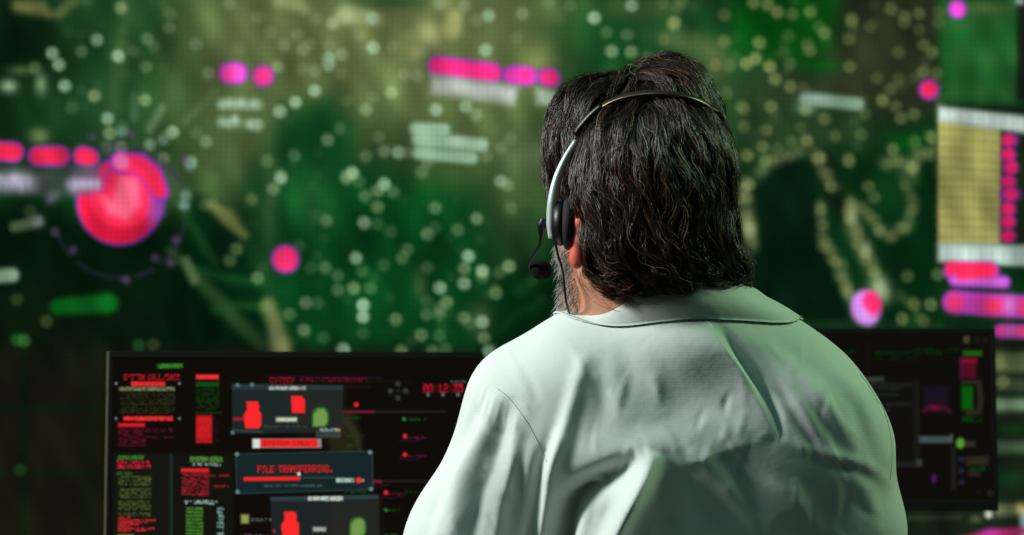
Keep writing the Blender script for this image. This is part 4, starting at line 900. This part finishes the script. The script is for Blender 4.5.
KEYS = [(560,110,-.2,1),(548,160,-.1,1),(592,128,.05,1),(600,84,-.6,.7),(575,88,-.7,.8),(625,78,-.4,.6),(640,64,.9,-.1),(665,58,1,.1),(692,76,.8,.6),(714,108,.5,1),(728,140,.3,1),(610,118,-.1,1),(660,110,.0,1),(700,118,.25,1),
        (620,150,.12,1),(592,180,.8,.7),(575,180,.5,.85),(590,225,.25,1),(604,262,.8,.6),(628,284,.95,.25),(648,284,.9,-.1),(660,200,-.05,1),(700,200,.1,1),(735,215,.15,1),(745,262,.7,.6),(720,270,.8,.5),(640,245,-.25,1),(672,268,.3,1),(612,225,.65,.8),(690,262,.5,.8)]
KP = np.array([k[:2] for k in KEYS], float); KD = np.array([k[2:] for k in KEYS], float); KD /= np.linalg.norm(KD, axis=1)[:, None]
def flow(p):
    x, y = px_of(p); w = np.exp(-((x[:, None] - KP[:, 0]) ** 2 + (y[:, None] - KP[:, 1]) ** 2) / (2 * 24.0 ** 2)) + 1e-9
    d = (w @ KD) / w.sum(1)[:, None]; out = np.zeros_like(p); out[:, 0] = d[:, 0]; out[:, 2] = -d[:, 1]; out[:, 1] = -.25 * (y < 100) - .05
    return out
def band_press(p):
    d = np.full(len(p), 1e9)
    for q in band_full[::2]: d = np.minimum(d, np.linalg.norm(p - q, axis=1))
    return 1 - .95 * np.exp(-(d / .015) ** 2)
def grow(roots, length, rise, lam, amp, ph, steps, rg, sdf=Hh, curl=0.0):
    """comb paths over a surface: returns paths (n, steps, 3) and normals"""
    p = roots.copy(); P_, N_ = [], []; n0 = len(p); st = length / steps; d_prev = None
    for k in range(steps):
        n = sdf.grad(p); d = flow(p); d -= (d * n).sum(1)[:, None] * n; d /= np.linalg.norm(d, axis=1)[:, None] + 1e-9
        s_ = st * k; b = np.cross(n, d); d = d + b * (amp * np.sin(2 * math.pi * s_ / lam + ph))[:, None]; d /= np.linalg.norm(d, axis=1)[:, None] + 1e-9
        if d_prev is not None: d = .55 * d + .45 * d_prev; d /= np.linalg.norm(d, axis=1)[:, None] + 1e-9
        d_prev = d; t = k / (steps - 1)
        tgt = (-.0015 + rise * math.sin(math.pi * min(1, .15 + t * .75))) * (1 if sdf is not Hh else band_press(p)) + curl * max(0, t - .7) * .02
        v = np.clip(sdf.val(p), -.03, .03); p = p + n * (np.clip(tgt - v, -.004, .004))[:, None]
        P_.append(p.copy()); N_.append(n); p = p + d * st[:, None]
    return np.stack(P_, 1), np.stack(N_, 1)
def surf_points(vs, fs, n, rg, keep=None):
    a = .5 * np.linalg.norm(np.cross(vs[fs[:, 2]] - vs[fs[:, 0]], vs[fs[:, 3]] - vs[fs[:, 1]]), axis=1)
    if keep is not None: a = a * keep(vs[fs].mean(1))
    i = rg.choice(len(fs), n, p=a / a.sum()); u, v = rg.random((n, 1)), rg.random((n, 1)); q = vs[fs[i]]
    return q[:, 0] * (1 - u) * (1 - v) + q[:, 1] * u * (1 - v) + q[:, 2] * u * v + q[:, 3] * (1 - u) * v
def strands_mesh(paths, rad, cols, sides=3):
    n, s, _ = paths.shape; T_ = np.gradient(paths, axis=1); T_ /= np.linalg.norm(T_, axis=2)[..., None] + 1e-12
    ref = np.array([.31, .9, .29]); a = np.cross(T_, ref); a /= np.linalg.norm(a, axis=2)[..., None] + 1e-9; b = np.cross(T_, a)
    t = np.linspace(0, 1, s); pr = (np.minimum(1, t * 6 + .4) * np.minimum(1, (1 - t) * 3 + .12))[None, :, None] * rad[:, None, None]
    vs = np.stack([paths + pr * (a * math.cos(2 * math.pi * k / sides) + b * math.sin(2 * math.pi * k / sides)) for k in range(sides)], 2)
    idx = np.arange(n * s * sides).reshape(n, s, sides); fs = []
    for k in range(sides):
        k2 = (k + 1) % sides; fs.append(np.stack([idx[:, :-1, k], idx[:, :-1, k2], idx[:, 1:, k2], idx[:, 1:, k]], -1).reshape(-1, 4))
    return vs.reshape(-1, 3), np.vstack(fs), np.repeat(cols, s * sides, axis=0)
rg = np.random.default_rng(11); SEG = 16
NG = 560
groot = surf_points(hv, hf, NG, rg)
gl = rg.uniform(.045, .105, NG); gx, gy = px_of(groot); gl = np.where(gy > 235, rg.uniform(.02, .038, NG), gl)
gph = 2.6 * np.sin(groot @ np.array([31., 12., 19.])) + 2.2 * np.sin(groot @ np.array([-17., 9., 37.]) + 1) + rg.normal(0, .5, NG); glam = rg.uniform(.055, .09, NG); gamp = rg.uniform(.3, .75, NG) * np.where(gy < 150, .6, 1); grise = rg.uniform(.001, .011, NG)
GP, GN = grow(groot, gl, 1.0 * grise.mean(), glam, gamp, gph, SEG, rg)
GP = GP + GN * ((grise - grise.mean())[:, None] * np.sin(np.linspace(.3, 2.6, SEG))[None])[..., None] * 1.0
NS = 19000
croot = surf_points(hv, hf, NS, rg); gi = np.empty(NS, int)
for k in range(0, NS, 1000): gi[k:k + 1000] = np.argmin(((croot[k:k + 1000, None] - groot[None]) ** 2).sum(2), 1)
t_ = np.linspace(0, 1, SEG)[None, :, None]; off = (croot - groot[gi])[:, None]
wob = rg.normal(size=(NS, 1, 3)) * .0018 * t_ + .0011 * np.sin(t_ * rg.uniform(4, 14, (NS, 1, 1)) + rg.uniform(0, 6, (NS, 1, 1))) * rg.normal(size=(NS, 1, 3))
CP = GP[gi] + off * (1 - .84 * t_ ** .8) + wob + GN[gi] * (rg.uniform(-.0015, .002, (NS, 1, 1)))
cx, cy = px_of(croot); left = np.clip((600 - cx) / 50, 0, 1)
base = np.array([(30, 21, 16), (58, 38, 27), (40, 27, 20), (116, 76, 52), (118, 106, 92), (150, 142, 130)], float) / 255
pk = np.array([.34, .28, .25, .10, .02, .01]); ch = rg.choice(6, NS, p=pk); grey = rg.random(NS) < .26 * left; ch = np.where(grey, rg.choice([4, 5], NS), ch)
hc = s2l(base[ch] * rg.uniform(.8, 1.15, (NS, 1)))
# stray single hairs
NF = 900; fr_ = surf_points(hv, hf, NF, rg); FP, FN = grow(fr_, rg.uniform(.03, .09, NF), .010, rg.uniform(.02, .05, NF), rg.uniform(.5, 1.4, NF), rg.uniform(0, 6.28, NF), SEG, rg)
FP = FP + FN * (rg.uniform(0, .010, (NF, 1)) * np.linspace(0, 1, SEG)[None] ** 1.5)[..., None]; fc = s2l(base[rg.choice(6, NF, p=[.3, .25, .2, .1, .1, .05])])
V1, F1, C1 = strands_mesh(np.concatenate([CP, FP]), np.concatenate([rg.uniform(.00018, .00036, NS), np.full(NF, .00014)]), np.vstack([hc, fc]))
cap_c = np.tile(s2l(np.array([[14, 10, 8]]) / 255.0), (len(hv), 1)); hin = hv - vnormals(hv, hf) * .002
hair = make('hair', toW(np.vstack([hin, V1])), np.vstack([hf, F1 + len(hin)]), M_hair, man, np.vstack([cap_c, C1]))

# ---- beard on the cheek and jaw
def beard_zone(c):
    q = c - HC; r = q @ EX; f = q @ FW; u = q[:, 2]
    return ((u < -.055 - .02 * np.clip((.03 - f) / .05, 0, 1)) & (u > -.155) & (f > .008 + .25 * np.clip(-.10 - u, 0, .1)) & (np.abs(r) < .09) & ~((np.abs(r) < .03) & (u > -.08))).astype(float)
NBd = 3800; br = surf_points(bv, bf, NBd, rg, beard_zone); bn = B.grad(br)
dn = np.tile(np.array([[0, 0, -1.0]]), (NBd, 1)) + FW * .15 + rg.normal(size=(NBd, 3)) * .35
bl = rg.uniform(.007, .016, NBd)[:, None, None]; tb = np.linspace(0, 1, 6)[None, :, None]
BP = br[:, None] + bl * tb * (bn[:, None] * (1 - .55 * tb) + dn[:, None] * .75 * tb) - bn[:, None] * .001
bcol = s2l(np.array([(214, 210, 202), (168, 162, 152), (90, 80, 72), (48, 40, 36)], float) / 255)[rg.choice(4, NBd, p=[.38, .30, .2, .12])]
v, f, c = strands_mesh(BP, rg.uniform(.0002, .00038, NBd), bcol); make('beard', toW(v), f, M_beard, man, c)['label'] = 'grey beard'

# ------------------------------------------------------------------ the headset he wears
hs = empty('headset', toW(band_full[0]), 'silver and black headset with a boom microphone worn on the dark wavy hair', 'headset')
ups = (band_full - HC) / np.linalg.norm(band_full - HC, axis=1)[:, None]
bw = toW(band_full); upw = ups @ AX
k0 = 34
make('headband', *tube_vf(bw[k0 - 3:], .0040, 10, flat=(1.0, .32), up=upw[k0 - 3:]), M_band, hs)['label'] = 'thin dark steel headband'
make('headband', *tube_vf(bw[k0 - 6:] - np.array([0, 0, .0035]), .0016, 8, flat=(1, .8), up=upw[k0 - 6:]), M_plastic, hs)['label'] = 'black wire of the headband'
# slider block and silver arm
make('slider', *tube_vf(bw[22:k0 + 1] + upw[22:k0 + 1] * .001, np.linspace(.0046, .0036, k0 - 21), 10, flat=(1.0, .6), up=upw[22:k0 + 1]), M_plastic, hs)
EC = V(557, 216, -.012); outd = (-EX * .93 - FW * .15); outd /= np.linalg.norm(outd)
arm_pts = spline([V(576, 141, -.012), V(565, 160, -.014), V(557, 180, -.014), V(553, 200, -.014), V(552, 220, -.012), V(553, 238, -.010)], 40)
ao = np.tile(outd * .6 + np.array([0, -.8, .1]), (40, 1))
rad = np.interp(np.linspace(0, 1, 40), [0, .25, .6, .85, 1], [.0036, .0050, .0068, .0072, .0060])
make('ear_arm', *tube_vf(toW(arm_pts), rad, 14, flat=(.75, 1.0), up=ao @ AX), M_silver, hs)['label'] = 'silver arm over the ear'
outd = np.array([-.99, .10, .02]); outd /= np.linalg.norm(outd)
pc_ = V(562, 223, -.008)
cup = lathe_vf(toW(pc_), (-outd) @ AX, [(0, -.010), (.012, -.010), (.019, -.008), (.022, -.004), (.023, .0), (.022, .001)], 32); make('ear_cup', *cup, M_plastic, hs)
pad = lathe_vf(toW(pc_), (-outd) @ AX, [(0, .002), (.020, .001), (.025, .003), (.027, .007), (.025, .011), (.020, .013), (.012, .011), (0, .010)], 32); make('ear_pad', *pad, M_pad, hs)
piv = V(545, 224, .0)
make('boom_pivot', *lathe_vf(toW(piv), (-outd) @ AX, [(0, -.007), (.004, -.007), (.0055, -.005), (.0055, .004), (.0035, .006), (.0035, .012), (0, .012)], 20), M_plastic, hs)
boom = spline([V(544, 220, -.002), V(541, 226, -.002), V(541, 236, .0), V(540, 244, .005), V(535, 253, .012), V(530, 262, .022), V(529, 267, .028), V(533, 271, .032)], 40)
make('microphone_boom', *tube_vf(toW(boom), np.interp(np.linspace(0, 1, 40), [0, .15, .3, 1], [.0048, .0036, .0018, .0016]), 10), M_plastic, hs)
mic = V(541, 270, .034); md = np.array([.55, .55, -.12]); md /= np.linalg.norm(md)
make('microphone', *lathe_vf(toW(mic), md @ AX, [(0, -.0125), (.005, -.0118), (.0085, -.008), (.0100, -.002), (.0098, .004), (.0075, .009), (.003, .0118), (0, .012)], 28), M_foam, hs)
cab = spline([V(555, 240, -.008), V(558, 255, -.006), V(562, 268, -.006), V(564, 282, -.008), V(566, 300, -.002), V(570, 316, .02), V(574, 330, .06), V(578, 345, .10)], 60)
make('cable', *tube_vf(toW(cab), .0012, 8), M_rubber, hs)

# ------------------------------------------------------------------ his chair, just out of the picture
ch_ = empty('office_chair', (0.168, 1.74, 0.0), 'black low-backed office chair the man sits on', 'chair')
make('seat', *box_vf((.168, 1.80, .37), (.48, .46, .07), .03), M_seat, ch_)
make('backrest', *box_vf((.168, 1.535, .63), (.40, .045, .22), .02), M_seat, ch_)
make('back_bar', *tube_vf([(.168, 1.64, .34), (.168, 1.53, .36), (.168, 1.515, .56)], .016, 10), M_plastic, ch_)
make('gas_column', *lathe_vf((.168, 1.80, .06), (0, 0, 1), [(0, 0), (.034, 0), (.034, .16), (.022, .17), (.022, .275), (0, .275)], 20), M_plastic, ch_)
for k in range(5):
    a = 2 * math.pi * k / 5 + .3; e = np.array((.168 + .27 * math.cos(a), 1.80 + .27 * math.sin(a), .075))
    make('star_leg', *tube_vf([(.168, 1.80, .10), e], [.022, .015], 8), M_plastic, ch_)
    make('castor', *lathe_vf(e - np.array([-.02 * math.sin(a), .02 * math.cos(a), .047]) , (-math.sin(a), math.cos(a), 0), [(0, 0), (.026, 0), (.028, .008), (.028, .032), (.026, .04), (0, .04)], 18), M_plastic, ch_)

# ------------------------------------------------------------------ room, desk, lights
EXT = 2.9
def plane(name, pts, m):
    return make(name, pts, [[0, 1, 2, 3]], m, smooth=False, structure=True)
plane('floor', [(-3.2, -2.2, 0), (3.2, -2.2, 0), (3.2, 6.0, 0), (-3.2, 6.0, 0)], M_floor)
plane('wall_back', [(-3.2, 5.95, 0), (3.2, 5.95, 0), (3.2, 5.95, 3.6), (-3.2, 5.95, 3.6)], M_wall)
desk = empty('desk', (0.1, 2.6, 0), 'dark desk under the two monitors', 'desk')
make('desk_top', *box_vf((0.1, 2.575, 0.715), (2.3, 1.15, 0.03), .004), M_desk, desk, smooth=False)
for x in (-1.0, 1.2):
    for y in (2.06, 3.09): make('leg', *box_vf((x, y, 0.35), (.05, .05, .70), .004), M_plastic, desk, smooth=False)

def area(name, loc, target, size, power, col, size_y=None):
    d = bpy.data.lights.new(name, 'AREA'); d.energy = power; d.color = col; d.size = size
    if size_y: d.shape = 'RECTANGLE'; d.size_y = size_y
    o = bpy.data.objects.new(name, d); COL.objects.link(o); o.location = loc
    o.rotation_euler = (Vector(target) - Vector(loc)).to_track_quat('-Z', 'Y').to_euler(); return o
area('key_light', (-2.25, 1.02, 2.5), (0.12, 1.75, 1.05), 0.6, 110, (0.96, 1.0, 0.97))
area('green_fill', (2.1, 1.55, 2.5), (0.25, 1.75, 1.0), 0.7, 29, (0.62, 1.0, 0.57))
area('teal_fill', (-0.8, 0.2, 3.1), (0.15, 1.7, 1.1), 1.0, 7.6, (0.34, 1.0, 0.90))
w = bpy.data.worlds.new('world'); scene.world = w; w.use_nodes = True
w.node_tree.nodes['Background'].inputs[0].default_value = (0.02, 0.05, 0.04, 1); w.node_tree.nodes['Background'].inputs[1].default_value = 0.25
